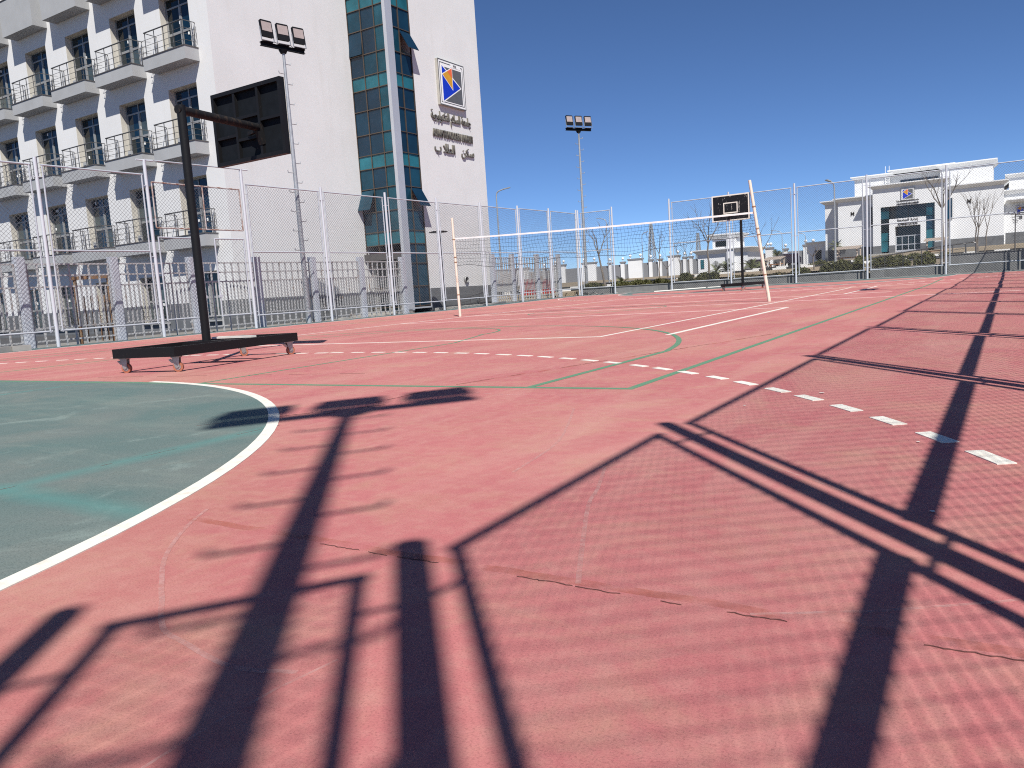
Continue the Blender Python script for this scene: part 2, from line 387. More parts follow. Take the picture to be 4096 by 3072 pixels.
for gy, s in ((GY0, 1), (GY1, -1)):
    P = [(x, y) for x, y in dshape(6.05, gy, s) if y < 38.7 and (s < 0 or x > -7.6)]
    mark('goal_area_line', P, .068, 'white_line' if s > 0 else 'white_faded', .0035)
    # nine metre line: separate dashes
    rad = 9.02; pitch = 2.5; ph = 38.9
    for side in (1, -1):
        k = -15
        while True:
            a = ph+pitch*k; k += 1
            if a > 89: break
            if a < 16: continue
            jit = random.uniform(-.12, .12)
            pts = []
            for t in (-.5, .5):
                aa = R(a+jit+t*1.38)
                pts.append((XC+side*(1.5+rad*math.cos(aa)), gy+s*rad*math.sin(aa)))
            if min(p[0] for p in pts) < XL+.1 or max(p[0] for p in pts) > .9: continue
            mark('dash', pts, .066 if s > 0 else .06, 'white_line' if s > 0 else 'white_faded', .0035)
    for i in range(8):
        x = XC-1.36+i*.39; mark('dash', [(x-.108, gy+s*rad), (x+.108, gy+s*rad)], .066, 'white_line' if s > 0 else 'white_faded', .0035)
mark('sideline', seg(XL+.03, -1.1, XL+.03, 38.7), .05, 'white_faded')
mark('goal_line', seg(-1.95, 38.69, 1.0, 38.69), .06, 'white_faded'); mark('goal_line', seg(XL, 38.69, -17.0, 38.69), .06, 'white_faded')
# volleyball court
VX0, VX1, VY0, VY1 = -13.5, -4.62, 9.55, 29.4
mark('volleyball_sideline', seg(VX0, VY0, VX0, VY1), .05, 'white_line', .0038)
mark('volleyball_sideline', seg(VX1, VY0, VX1, VY1), .05, 'white_line', .0038)
mark('volleyball_end_line', seg(VX0, VY0, VX1, VY0), .05, 'white_line', .0042)
mark('volleyball_end_line', seg(VX0, VY1, VX1+3, VY1), .05, 'white_faded', .0042)
mark('attack_line', seg(VX0, 16.0, -3.7, 16.1), .05, 'white_faded', .0042)
mark('attack_line', seg(VX0, 22.45, -2.6, 22.9), .05, 'white_faded', .0042)
mark('centre_line', seg(VX0, 19.2, .2, 19.55), .05, 'white_faded', .0042)
mark('service_mark', seg(-3.68, 9.58, -3.70, 16.1), .075, 'white_line', .0038)
mark('service_mark', seg(-3.78, 22.9, -3.80, 29.5), .06, 'white_line', .0038)
# basketball court in green
mark('basketball_baseline', seg(-16.8, 4.79, -2.09, 4.79), .06, 'green_line', .0025)
mark('basketball_sideline', seg(-2.12, 4.82, -2.14, 34.2), .06, 'green_line', .0025)
mark('basketball_sideline', seg(-16.8, 4.82, -16.8, 34.2), .06, 'green_line', .0025)
mark('three_point_line', seg(-2.90, 4.82, -2.86, 7.4)+arc(XC, 6.37, 6.66, 10, 170, 60)+seg(-16.04, 7.4, -16.0, 4.82), .06, 'green_line', .003)
mark('key_line', [(-6.6, 4.82), (-6.7, 9.1), (-7.3, 10.7)], .045, 'green_line', .0025)
mark('key_line', [(-12.3, 4.82), (-12.2, 9.1), (-11.6, 10.7)], .045, 'green_line', .0025)
mark('free_throw_arc', arc(XC, 10.65, 2.12, 0, 180, 30), .045, 'green_line', .003)
mark('centre_circle', arc(XC, 19.4, 1.85, 0, 352.5, 47), .045, 'green_line', .003, True)
# cracks along slab joints, resealed bands, scuffs
def smooth(P, n=8):
    L = []
    for i in range(len(P)-1):
        p0, p1, p2, p3 = (Vector(P[max(0, i-1)]), Vector(P[i]), Vector(P[i+1]), Vector(P[min(len(P)-1, i+2)]))
        for k in range(n):
            t = k/n; v = .5*(2*p1+(p2-p0)*t+(2*p0-5*p1+4*p2-p3)*t*t+(3*p1-p0-3*p2+p3)*t*t*t); L.append((v.x, v.y))
    return L+[tuple(P[-1])]
def wiggle(x0, y0, x1, y1, n, amp, seed):
    rr = random.Random(seed); d = Vector((x1-x0, y1-y0)); nn = Vector((-d.y, d.x)).normalized(); o = 0; L = []
    for i in range(n+1):
        o = o*.7+rr.uniform(-amp, amp); L.append((x0+d.x*i/n+nn.x*o, y0+d.y*i/n+nn.y*o))
    return L
def broken(L, wd, seed, dz=.0022):
    rr = random.Random(seed); b = MB(); i = 0
    while i < len(L)-2:
        k = rr.randint(5, 26); Q = L[i:i+k+1]; W_ = [wd*rr.uniform(.25, 1.3)*(1 if 0 < j < len(Q)-1 else .12) for j in range(len(Q))]; S = strip(Q, W_, dz) if len(Q) > 1 else None
        if S: b.add(S.v, S.f)
        i += k+rr.choice((0, 1, 4, 12, 30))
    return b
for i, (L, wd) in enumerate(((wiggle(-1.7, 1.58, 1.0, 1.55, 330, .0030, 1), .0026), (wiggle(-4.2, 3.0, -3.3, 4.2, 150, .005, 2), .0038), (wiggle(-3.62, 4.9, -2.3, 9.3, 300, .006, 3), .005),
                              (wiggle(-3.62, 1.6, -3.64, 4.6, 240, .004, 4), .005), (wiggle(-8.4, 3.3, -8.35, 4.8, 120, .005, 5), .008), (wiggle(-9.0, 5.2, -5.2, 5.6, 200, .005, 6), .004))):
    stuff(broken(L, wd, 40+i).build('crack', 'crack', court))
for L, wd in ((wiggle(-2.35, 1.62, 1.0, 1.575, 60, .006, 8), .035), (wiggle(-3.62, 4.9, -2.3, 9.3, 40, .02, 9), .05)):
    stuff(strip(L, wd, .0008).build('joint_seal', 'seal', court))
rr = random.Random(5); b = MB()
sc_l = [[(-2.12, 3.99), (-1.9, 3.5), (-1.72, 3.04), (-1.62, 2.52)], [(-1.31, 2.69), (-1.2, 2.4), (-1.14, 2.21), (-.98, 1.85), (-.86, 1.59)], [(-1.75, 1.1), (-1.87, 1.18), (-2.07, 1.33), (-2.27, 1.54), (-2.4, 1.72)],
        [(-1.78, 1.12), (-1.6, 1.0), (-1.48, .97), (-1.29, .94), (-1.15, .98)], [(-3.4, 4.6), (-2.9, 4.45), (-2.2, 4.5)]]
for i, P in enumerate(sc_l): S = strip(smooth(P), .014, .0010+.0001*i); b.add(S.v, S.f)
for i in range(95):
    x = rr.uniform(-9, .9); y = rr.uniform(.6, 16); a = rr.choice((rr.uniform(0, 6.28), R(32)+rr.uniform(-.3, .3))); cv = rr.uniform(-.5, .5); l = rr.uniform(.25, 1.6); P = []
    if x < -2.3 and y < 5: continue
    for k in range(7): P.append((x, y)); x += math.cos(a)*l/6; y += math.sin(a)*l/6; a += cv/6*rr.uniform(.3, 1.8)
    S = strip(P, rr.uniform(.004, .012), .0006+.000004*i); b.add(S.v, S.f)
stuff(b.build('scuff_marks', 'scuff', court))
b = MB()
for x, y in ((-.30, 3.42), (-.9, 4.7), (-.18, 2.45), (-1.6, 6.3), (-1.2, 4.2), (-2.4, 6.0)):
    for k in range(1): r_ = rr.uniform(.006, .014); b.add([(x+r_*math.cos(t)*rr.uniform(.7, 1.4), y+r_*math.sin(t), .0045) for t in (0, 1.1, 2.3, 3.4, 4.5, 5.5)], [(0, 1, 2, 3, 4, 5)])
stuff(b.build('paint_flakes', 'white_line', court))
# ------------------------------------------------------------------ chain link court fence
_cl = {}
def chainlink(wd, ht, p=.11, r=.0039):
    """diagonal woven wires filling a wd x ht rectangle in the local xz plane"""
    key = (round(wd, 2), round(ht, 2), r)
    if key in _cl: return _cl[key]
    b = MB(); n = int((wd+ht)/p)+1
    for fam in (0, 1):
        for i in range(-1, n+1):
            c = i*p+.03
            # line x+z=c (fam 0) or (wd-x)+z=c (fam 1), clipped
            x0 = max(0, c-ht); x1 = min(wd, c)
            if x1-x0 < .01: continue
            k = max(1, int((x1-x0)/.55)); oy = .004 if fam else -.004
            pts = [(x0+(x1-x0)*j/k, oy, c-(x0+(x1-x0)*j/k)) for j in range(k+1)]
            if fam: pts = [(wd-x, y, z) for x, y, z in pts]
            for j in range(k): b.tube(pts[j], pts[j+1], r, 3, None, False)
    _cl[key] = b.mesh('chain_link', 'wire'); return _cl[key]
def fence(name, label, p0, ang, posts, panels, zf, post_h=4.8, taller={}, rail_mid=.024, g=None, wire=.0039, skip=(), shift={}):
    """posts: distances along the fence; panels: indices i (between post i and i+1) with a full mesh panel"""
    t = thing(name, label, 'fence', (p0[0], p0[1], 0), g, ang)
    ca, sa = math.cos(ang), math.sin(ang)
    def zb(d): return zf(p0[0]+ca*d, p0[1]+sa*d)
    pm = MB().tube((0, 0, 0), (0, 0, post_h), .044, 12).mesh('post', 'post')
    for i, d in enumerate(posts):
        if i in skip: continue
        if i in taller:
            b = MB().tube((0, 0, 0), (0, 0, taller[i]), .047, 12); b.tube((-.25, 0, taller[i]-.02), (.28, 0, taller[i]-.02), .02, 6); o = link('post', b.mesh('post', 'post'), t, (d, 0, zb(d)-.02))
        else: o = link('post', pm, t, (d, 0, zb(d)-.02+random.uniform(-.03, .03)))
        o.rotation_euler = (random.uniform(-.006, .006), random.uniform(-.006, .006), 0)
    rr = random.Random(len(posts))
    for i in panels:
        d0, d1 = posts[i], posts[i+1]; a, c = d0+.155, d1-.155; wd = c-a
        if wd < .3: continue
        lo, mi, hi = .41, 2.46, 4.60; b = MB()
        for x in (0, wd): b.tube((x, 0, lo-.03), (x, 0, hi), .0235, 8)
        for z, r in ((lo, .024), (mi, rail_mid), (hi, .025)):
            e = .03 if z == hi else (.05 if z == lo else 0)
            b.tube((-e, 0, z), (wd+e, 0, z), r, 8)
        for z in (lo+.12, 2.3, 4.3):           # small brackets to the posts
            b.tube((-.13, 0, z), (0, 0, z), .012, 5); b.tube((wd, 0, z), (wd+.13, 0, z), .012, 5)
        fr = link('panel_frame', b.mesh('panel_frame', 'galv'), t, (a, shift.get(i, 0), zb((a+c)/2)))
        fr.rotation_euler = (rr.uniform(-.008, .008), rr.uniform(-.004, .004), -shift.get(i, 0)/wd)
        me = stuff(link('chain_link_mesh', chainlink(wd-.02, hi-lo-.08, .11, wire), fr, (.01, 0, lo+.03)))
    return t
flat = lambda x, y: gz(x, y)
FX = -20.8
LP = [7.75, 11.1, 14.15, 17.5, 20.95, 24.4, 27.75, 31.05, 34.35, 37.5, 40.65]
left = fence('court_fence', 'pale grey chain link fence in front of the white dormitory, left of the court', (FX, 0), R(90), LP, [0, 1, 3, 4, 5, 6, 7, 8, 9], flat, taller={2: 5.05, 3: 5.1}, g='chain link fences round the court')
# gate between posts 2 and 3: rusty over-panel and two leaves
b = MB(); y0, y1 = 14.30, 17.36; W_ = y1-y0
for x in (0, W_*.55, W_): b.tube((x, 0, 3.13), (x, 0, 4.42), .022, 8)
for z in (3.13, 4.42): b.tube((0, 0, z), (W_, 0, z), .022, 8)
over = link('gate_over_panel', b.mesh('gate_over_panel', 'rustframe'), left, (y0, 0, 0))
stuff(link('chain_link_mesh', chainlink(W_-.02, 1.25), over, (.01, 0, 3.15)))
def leaf(x, wd, ang):
    b = MB()
    for xx in (0, wd): b.tube((xx, 0, .45), (xx, 0, 2.88), .024, 8)
    for z in (.48, 2.86): b.tube((0, 0, z), (wd, 0, z), .024, 8)
    b.tube((-.06, 0, .9), (0, 0, .9), .015, 6); b.tube((-.06, 0, 2.5), (0, 0, 2.5), .015, 6); b.box((wd-.06, -.03, 1.05), (wd+.05, .03, 1.13))
    o = link('gate_leaf', b.mesh('gate_leaf', 'galv'), left, (x, 0, 0), ang)
    stuff(link('chain_link_mesh', chainlink(wd-.02, 2.36), o, (.01, 0, .5)))
MB().tube((14.15, 0, 5.03), (17.5, 0, 5.06), .02, 6).build('gate_lintel', 'galv', left, world=False)
leaf(14.32, 1.45, R(4)); leaf(17.34, 1.05, R(176))
far = fence('court_fence', 'grey chain link fence at the far end of the court before the hedges', (FX, 40.7), 0, [.12, 2.2, 5.5, 8.7, 11.9, 15.13, 18.37, 21.6], [0, 2, 3, 4, 5, 6], flat, g='chain link fences round the court')
fence('court_fence', 'chain link fence on the right whose shadow falls across the red court', (1.062, -1.26), R(90), [0, 1.95, 5.15, 8.35, 11.6, 14.9, 18.15, 21.45, 24.7, 27.95, 31.25, 34.5, 37.8, 41.05], list(range(13)), flat, rail_mid=.045, wire=.0025, shift={0: -.055}, g='chain link fences round the court')
fence('court_fence', 'short chain link fence cutting the corner behind the camera', (.535, -1.965), math.atan2(.705, .515), [0, .87], [0], flat, wire=.0025, g='chain link fences round the court')
fence('court_fence', 'near chain link fence behind the camera, seen by its shadow', (.55, -2.0), R(180), [.0, 3.3, 6.6, 9.9], [0, 1, 2], flat, skip=(0,), wire=.0025, g='chain link fences round the court')

# ------------------------------------------------------------------ bar fence with pillars between court and dormitory
BX = -21.62
def bar_fence(label, ys_, zb):
    t = thing('bar_fence', label, 'fence', (BX, ys_[0], zb), 'rusting bar fences along the left side')
    H = 2.42
    pm = MB().box((-.1, -.11, 0), (.1, .11, H)).add([], []); pm.box((-.075, -.125, .02), (.075, -.11, H-.02)); pm.box((.1, -.085, .02), (.112, .085, H-.02))
    pm = pm.mesh('pillar', 'pillar')
    long_ = MB().box((-.02, -.02, 0), (.02, .02, 2.2)).mesh('bar', 'barfence'); short = MB().box((-.017, -.017, 0), (.017, .017, 1.08)).mesh('bar', 'barfence')
    for i, y in enumerate(ys_):
        o = link('pillar', pm, t, (0, y-ys_[0], -.03)); o.rotation_euler.x = random.uniform(-.008, .008)
    for i in range(len(ys_)-1):
        a, c = ys_[i]-ys_[0]+.16, ys_[i+1]-ys_[0]-.16; n = 8; rm = MB().box((-.022, a-.02, -.02), (.022, c+.02, .02)).mesh('rail', 'barfence')
        for z in (.18, .52, 1.60, 1.90, 2.20): link('rail', rm, t, (0, 0, z))
        for k in range(n+1):
            y = a+(c-a)*k/n; o = link('bar', long_, t, (0, y, 0)); o.rotation_euler.x = random.uniform(-.008, .008)
            if k < n:
                o = link('bar', short, t, (0, y+(c-a)/n/2, .52)); o.rotation_euler.x = random.uniform(-.012, .012)
    return t
bar_fence('rusting grey bar fence with square pillars between the gate and the dormitory', [8.24, 10.79, 13.33, 15.88, 18.44, 21.0, 23.55, 26.1], -.03)
bar_fence('rusty bar fence with three pale pillars right of the dormitory corner', [33.0, 34.84, 37.34, 39.8], .12)

# ------------------------------------------------------------------ floodlight masts
def mast(label, x, y, z0, dirv, H=9.55):
    rz = math.atan2(dirv[1], dirv[0])
    t = thing('floodlight_mast', label, 'floodlight mast', (x, y, z0), 'floodlight masts round the court', rz)
    b = MB(); b.tube((0, 0, 0), (0, 0, H), .10, 14, .045); b.box((-.2, -.2, 0), (.2, .2, .03)); b.build('pole', 'mast', t, world=False)
    rg = MB(); rg.path([(0, 0, 0), (.19, 0, .0), (.21, 0, .075)], .0145, 5); rg = rg.mesh('rung', 'mast')
    z = 2.6; k = 0
    while z < H-.2:
        s = 1 if k % 2 else -1; rr_ = .105-.055*z/H; o = link('rung', rg, t, (s*(rr_-.01), 0, z), 0 if s > 0 else math.pi); z += .33; k += 1
    b = MB(); b.box((-.85, -.06, H), (.85, .06, H+.012)); b.box((-.85, -.06, H+.11), (.85, .06, H+.122)); b.box((-.85, -.008, H+.012), (.85, .008, H+.11)); b.tube((0, 0, H-.12), (0, 0, H), .1, 8, .16)
    for xx in (-.62, 0, .62): b.box((xx-.2, -.1, H+.122), (xx+.2, .1, H+.15))
    b.build('crossbar', 'blackback', t, world=False)
    for i, xx in enumerate((-.62, .0, .62)):
        tilt = R(-8); L = MB()
        w2, h2 = .225, .28
        poly = [(-w2+.03, -h2), (w2-.03, -h2), (w2, -h2+.03), (w2, h2-.03), (w2-.03, h2), (-w2+.03, h2), (-w2, h2-.03), (-w2, -h2+.03)]
        fn = lambda u, v, w_: (u, -w_, v)
        L.prism(poly, fn, .075); L.box((-.17, 0, -.16), (.17, .05, .16))
        body = link('floodlight', L.mesh('floodlight', 'black'), t, (xx, -.02, H+.15+.40)); body.rotation_euler = (tilt, 0, random.uniform(-.07, .07))
        q = MB(); q.prism([(-.19, -.09), (.19, -.09), (.19, .22), (-.19, .22)], lambda u, v, w_: (u, -.0755-w_, v), .006); q.build('lens', 'lens', body, world=False)
        k_ = MB()
        for s in (-1, 1): k_.bar((s*.245, -.03, -.4), (s*.245, -.03, .03), .012, .04)
        k_.bar((-.25, -.03, -.395), (.25, -.03, -.395), .04, .012); k_.build('bracket', 'mast', body, world=False)
    c = MB(); P = [(-.42, .03, H+.16), (-.33, .03, H+.21), (-.22, .03, H+.2), (-.12, .03, H+.13)]; c.path(P, .01, 5); c.path([(-x_, y_, z_) for x_, y_, z_ in P], .01, 5); c.build('cable', 'rubber', t, world=False)
mast('floodlight mast with climbing rungs standing before the dormitory balconies', -20.98, 19.98, -.05, (.17, .98), 9.33)
mast('floodlight mast at the far left corner against the blue sky', -21.3, 42.6, .3, (.53, .85), 9.3)
mast('floodlight mast behind the camera whose shadow crosses the green circle', 1.42, -2.2, -.05, (-.62, -.78))
mast('floodlight mast beyond the right fence, midway along the court', 1.50, 20.2, -.05, (.05, -1.0))

# ------------------------------------------------------------------ basketball hoops on wheels
def hoop(label, loc, rz, base_rot, pole_off, board_off, board_w=1.50):
    t = thing('basketball_hoop', label, 'basketball hoop', loc, 'wheeled basketball hoops', rz)
    cb, sb = math.cos(base_rot), math.sin(base_rot)
    rt = lambda x, y, z=0: (x*cb-y*sb, x*sb+y*cb, z)
    W_, L_ = .50, 1.11; z0, z1 = .185, .298; b = MB()
    def beam(p, q, wd):
        b.bar((*rt(*p)[:2], (z0+z1)/2), (*rt(*q)[:2], (z0+z1)/2), wd, z1-z0)
    beam((-W_+.03, -L_), (-W_+.03, L_), .06); beam((W_-.03, -L_), (W_-.03, L_), .06)
    beam((-W_+.06, -L_+.03), (W_-.06, -L_+.03), .06); beam((-W_+.06, L_-.03), (W_-.06, L_-.03), .06)
    beam((-W_+.06, 0), (W_-.06, 0), .16)
    base = b.build('base_frame', 'black', t, world=False)
    for x, y in ((-W_+.08, -L_+.1), (W_-.08, -L_+.1), (-W_+.08, L_-.1), (W_-.08, L_-.1)):
        X, Y, _ = rt(x, y); a = base_rot+random.uniform(.3, 1.2)
        f = MB(); f.box((-.05, -.05, .17), (.05, .05, .185))
        for s in (-1, 1): f.prism([(-.045, .17), (.04, .17), (.03, .06), (.015, .045), (-.005, .045), (-.02, .06)], lambda u, v, w_, s=s: (u, s*.03+w_*s, v), .004)
        f.prism([(-.03, .12), (-.075, .155), (-.09, .15), (-.05, .105)], lambda u, v, w_: (u, -.024+w_, v), .048)
        cs = link('castor', f.mesh('castor', 'steel'), t, (X, Y, 0), a)
        wv = MB(); wv.tube((.012, -.021, .058), (.012, .021, .058), .058, 18); wv.tube((.012, -.023, .058), (.012, .023, .058), .036, 14); wv.build('wheel', 'tyre', cs, world=False)
        hb = MB(); hb.tube((.012, -.0245, .058), (.012, .0245, .058), .034, 14); hb.tube((.012, -.038, .058), (.012, .038, .058), .009, 8); hb.build('hub', 'steel', cs, world=False)
    px, py = pole_off; bx, by, bw = *board_off, board_w
    MB().tube((px, py, z1-.10), (px, py, 3.30), .055, 16).build('pole', 'black', t, world=False)
    ax, ay = px+(bx-px)*.45, by-.12
    b = MB(); b.tube((px, py-.055, 3.245), (ax, ay, 3.245), .055, 16); b.bar((ax, ay, 3.28), (ax, by-.03, 3.02), .07, .10); b.bar((ax-.02, ay, 3.2), (bx, by-.06, 3.2), .05, .05); b.build('arm', 'blackrust', t, world=False)
    zb, zt = 2.82, 3.87; fn = lambda u, v, w_: (bx+u, by-.02+w_, v)
    board = MB().box((bx-bw/2, by-.012, zb), (bx+bw/2, by+.012, zt)).build('backboard', 'blackback', t, world=False)
    MB().box((bx-bw/2+.002, by+.0125, zb+.002), (bx+bw/2-.002, by+.0145, zt-.002)).build('board_face', 'blackboard', board, world=False)
    b = MB(); d0, d1 = by-.075, by-.0125; h = bw/2
    for a_, c_ in (((-h, zb), (h, zb+.055)), ((-h, zt-.055), (h, zt)), ((-h, zb+.055), (-h+.055, zt-.055)), ((h-.055, zb+.055), (h, zt-.055))): b.box((bx+a_[0], d0, a_[1]), (bx+c_[0], d1, c_[1]))
    for u in (-.25, .25): b.box((bx+u-.022, d0+.005, zb+.055), (bx+u+.022, d1, zt-.055))
    for u0, u1, v in ((-h+.055, -.272, 3.22), (-.228, .228, 3.45), (-.228, .228, 3.14), (.272, h-.055, 3.36)): b.box((bx+u0, d0+.01, v-.02), (bx+u1, d1, v+.02))
    b.build('back_frame', 'black', board, world=False)
    b = MB(); f0, f1 = by+.015, by+.019
    for a_, c_ in (((-h, zb), (h, zb+.05)), ((-h, zt-.05), (h, zt)), ((-h, zb+.05), (-h+.05, zt-.05)), ((h-.05, zb+.05), (h, zt-.05)),
                   ((-.29, 3.13), (.29, 3.17)), ((-.29, 3.52), (.29, 3.56)), ((-.29, 3.17), (-.25, 3.52)), ((.25, 3.17), (.29, 3.52))): b.box((bx+a_[0], f0, a_[1]), (bx+c_[0], f1, c_[1]))
    b.build('white_border', 'white_line', board, world=False)
    b = MB(); P = [(bx+.225*math.cos(R(i*15)), by+.40+.225*math.sin(R(i*15)), 3.05) for i in range(25)]; b.path(P, .010, 6); b.bar((bx, by+.012, 3.05), (bx, by+.18, 3.05), .13, .02); b.build('rim', 'rustpole', t, world=False)
    return t
hoop('black wheeled basketball hoop seen from behind, nearest on the left', (-8.83, 6.68, 0), 0, R(8.5), (-.13, .02), (-.58, 1.52), 1.49)
hoop('black wheeled basketball hoop with scratched board facing the camera, far end', (-9.55, 33.85, gz(0, 33.85)), math.pi, R(-9), (0.03, 0), (.02, 1.45), 1.52)
# a strip of white timber lying in the near hoop's frame
tag(MB().box((-9.25, 7.0, .30), (-8.45, 7.09, .325)).build('timber_offcut', 'pipe', at=(-8.9, 7.05, .3)), 'white timber strip lying on the near hoop base', 'timber')

# ------------------------------------------------------------------ volleyball net
P1a, P1b = Vector((-14.02, 19.45, 0)), Vector((-14.06, 19.45, 2.93))
P2a, P2b = Vector((-5.0, 19.93, 0)), Vector((-5.40, 19.93, 2.97))
for a, c, lb in ((P1a, P1b, 'upright cream and rust volleyball pole on the left of the net'), (P2a, P2b, 'leaning cream volleyball pole on the right of the net')):
    t = thing('volleyball_pole', lb, 'pole', a, 'volleyball poles')
    MB().tube((0, 0, -.02), c-a, .041, 12, .036).build('pole', 'rustpole', t, world=False)
    d = c-a; b = MB()
    for f in (.78, .60, .55, .22): b.tube(d*f, d*(f+.008), .049, 10)
    b.build('tie_ring', 'rust', t, world=False)
net = thing('volleyball_net', 'sagging volleyball net with white top tape between two poles', 'net', (-9.6, 19.7, 2.2))
A = P1a+(P1b-P1a)*.79; Bq = P2a+(P2b-P2a)*.735
nx = 90
def npt(u, v):
    p = A.lerp(Bq, u); p = Vector(p); top = p.z-.10*4*u*(1-u)*.35
    hgt = .80-.34*ss(.55, 1, u)+.05*math.sin(u*9)
    p.z = top-hgt*v+(.02*math.sin(u*40+v*5)+.03*math.sin(u*17+1))*v
    p.y += .06*math.sin(u*23+v*3)*v; p.x += .08*math.sin(v*6.2+u*30)*v*(1-v)*2+.05*math.sin(v*9+u*11)*v+.03*math.sin(u*71+v*4)*v; p.z += .02*math.sin(u*55+v*9)*v*(1-v)*2
    return p
b = MB(); P = [npt(i/40, 0) for i in range(41)]
for i in range(40):
    p, q = P[i], P[i+1]; z = Vector((0, 0, .023)); y = Vector((0, .006, 0))
    b.add([p-z-y, q-z-y, q+z-y, p+z-y, p-z+y, q-z+y, q+z+y, p+z+y], [(0, 1, 2, 3), (7, 6, 5, 4), (3, 2, 6, 7), (0, 4, 5, 1)])
b.build('top_tape', 'tape', net)
b = MB(); rows = 8
for j in range(1, rows+1): b.path([npt(i/60, j/rows) for i in range(61)], .0038 if j < rows else .0065, 3)
for i in range(nx+1): b.path([npt(i/nx, j/rows) for j in range(rows+1)], .0028, 3)
stuff(b.build('net_mesh', 'netcord', net))
b = MB()
for u, v, P_ in ((0, 1, P1a+(P1b-P1a)*.54), (1, 1, P2a+(P2b-P2a)*.60)): b.tube(npt(u, v), P_, .006, 5)
b.build('tie_rope', 'netcord', net)
# ------------------------------------------------------------------ dormitory
DB = (-25.4, 20.62, -.1)
dorm = thing('dormitory_building', 'tall white dormitory with rows of balconies and a teal glass stair corner', 'building', DB)
def P(name, mb, mat, parent=dorm): return mb.build(name, mat, parent)
YW = 20.62; TH = .30; YD = YW+.26; XE = -25.42; TOP = 17.2; XLEFT = -58.0
BAYS = [-27.36-3.335*i for i in range(9)]; OW = .88           # half opening width
ROWS = [(.28, 2.22), (3.65, 5.92), (7.12, 9.39), (10.58, 12.85), (15.0, 16.2)]   # opening bottom, top
PL = 1.02
b = MB(); edges = []
xsb = [XE]
for c in BAYS: xsb += [c+OW, c-OW]
xsb.append(XLEFT)
for i in range(0, len(xsb), 2): b.box((xsb[i]-(.3 if i == 0 else 0), YW, PL), (xsb[i+1], YW+TH, TOP))            # piers
for c in BAYS:
    z = PL if ROWS[0][0] > PL else None
    lo = ROWS[0][1]
    for k in range(1, len(ROWS)):
        b.box((c-OW, YW, lo), (c+OW, YW+TH, ROWS[k][0])); lo = ROWS[k][1]
    b.box((c-OW, YW, lo), (c+OW, YW+TH, TOP))
P('front_wall', b, 'wall')
b = MB()
for i in range(0, len(xsb), 2): b.box((xsb[i]-(.27 if i == 0 else 0), YW-.03, -.12), (xsb[i+1], YW+TH-.01, PL-.002))
for c in BAYS: b.box((c-OW, YW-.03, -.12), (c+OW, YW+TH-.01, ROWS[0][0]))
P('front_plinth', b, 'plinth')
# jamb liners (stained inner faces of each opening) and window units
def window_mesh(hgt):
    b = MB(); w_ = OW; fr = .055; y0, y1 = 0, .07
    tr = hgt-.42
    for x in (-w_+.02, w_-.02-fr): b.box((x, y0, .0), (x+fr, y1, hgt))
    b.box((-.045, y0-.01, .0), (.045, y1, tr)); b.box((-.02, y0, tr+.06), (.02, y1, hgt-fr))
    for z, h_ in ((0.0, .08), (tr, .06), (hgt-fr, fr)): b.box((-w_+.02+fr, y0+.002, z), (w_-.02-fr, y1-.002, z+h_))
    for s in (-1, 1):
        a, c = (s*.045, s*(w_-.02-fr)); b.box((min(a, c), y0+.008, .86), (max(a, c), y1-.008, .95))
        b.box((min(a, c), y0+.01, .08), (min(a, c)+.035, y1-.01, tr)); b.box((max(a, c)-.035, y0+.01, .08), (max(a, c), y1-.01, tr))
    return b.mesh('window', 'alu')
def pane_mesh(x0, x1, z0, z1, mt): return MB().box((x0, .03, z0), (x1, .045, z1)).mesh('pane', mt)
_w = {}; GL = ('glass', 'glass_b', 'curtain')
def window(c, z0, z1, k):
    hgt = z1-z0-.01
    if k not in _w:
        tr = hgt-.42; e = OW-.075; ps = []
        for s in (-1, 1):
            a, d = sorted((s*.05, s*e)); ps += [[pane_mesh(a, d, .08, .86, g_) for g_ in GL], [pane_mesh(a, d, .95, tr, g_) for g_ in GL]]
            a, d = sorted((s*.02, s*e)); ps.append([pane_mesh(a, d, tr+.06, hgt-.055, g_) for g_ in GL])
        _w[k] = (window_mesh(hgt), ps)
    o = link('window', _w[k][0], dorm, Vector((c, YD, z0+.005))-WL[dorm])
    rr = random.Random(int(c*100+z0*7))
    for m_ in _w[k][1]: link('pane', m_[rr.choice((0, 0, 0, 1, 1, 2))], o, (0, 0, 0)).rotation_euler.z = rr.uniform(-.01, .01)
    st = MB()
    for i in range(rr.randint(0, 3)):
        x = rr.uniform(-.7, .6); z = rr.choice((.7, .55, 1.2, hgt-.25)); st.box((x, .0, z), (x+.06, .028, z+.11))
    if st.v: st.build('sticker', 'paper', o, world=False)
    l = MB().box((c-OW, YW+.004, z0), (c-OW+.012, YD, z1)); l.box((c+OW-.012, YW+.004, z0), (c+OW, YD, z1)); l.box((c-OW+.012, YW+.004, z1-.012), (c+OW-.012, YD, z1))
    j = l.build('jamb', 'jamb', o, world=False)
    for v in j.data.vertices: v.co -= WL[o]
for k, (z0, z1) in enumerate(ROWS[:4]):
    for c in BAYS: window(c, z0, z1, k)
P('interior_screen', MB().box((XLEFT, YD+.35, .0), (XE-.4, YD+.40, TOP-.2)), 'glass')
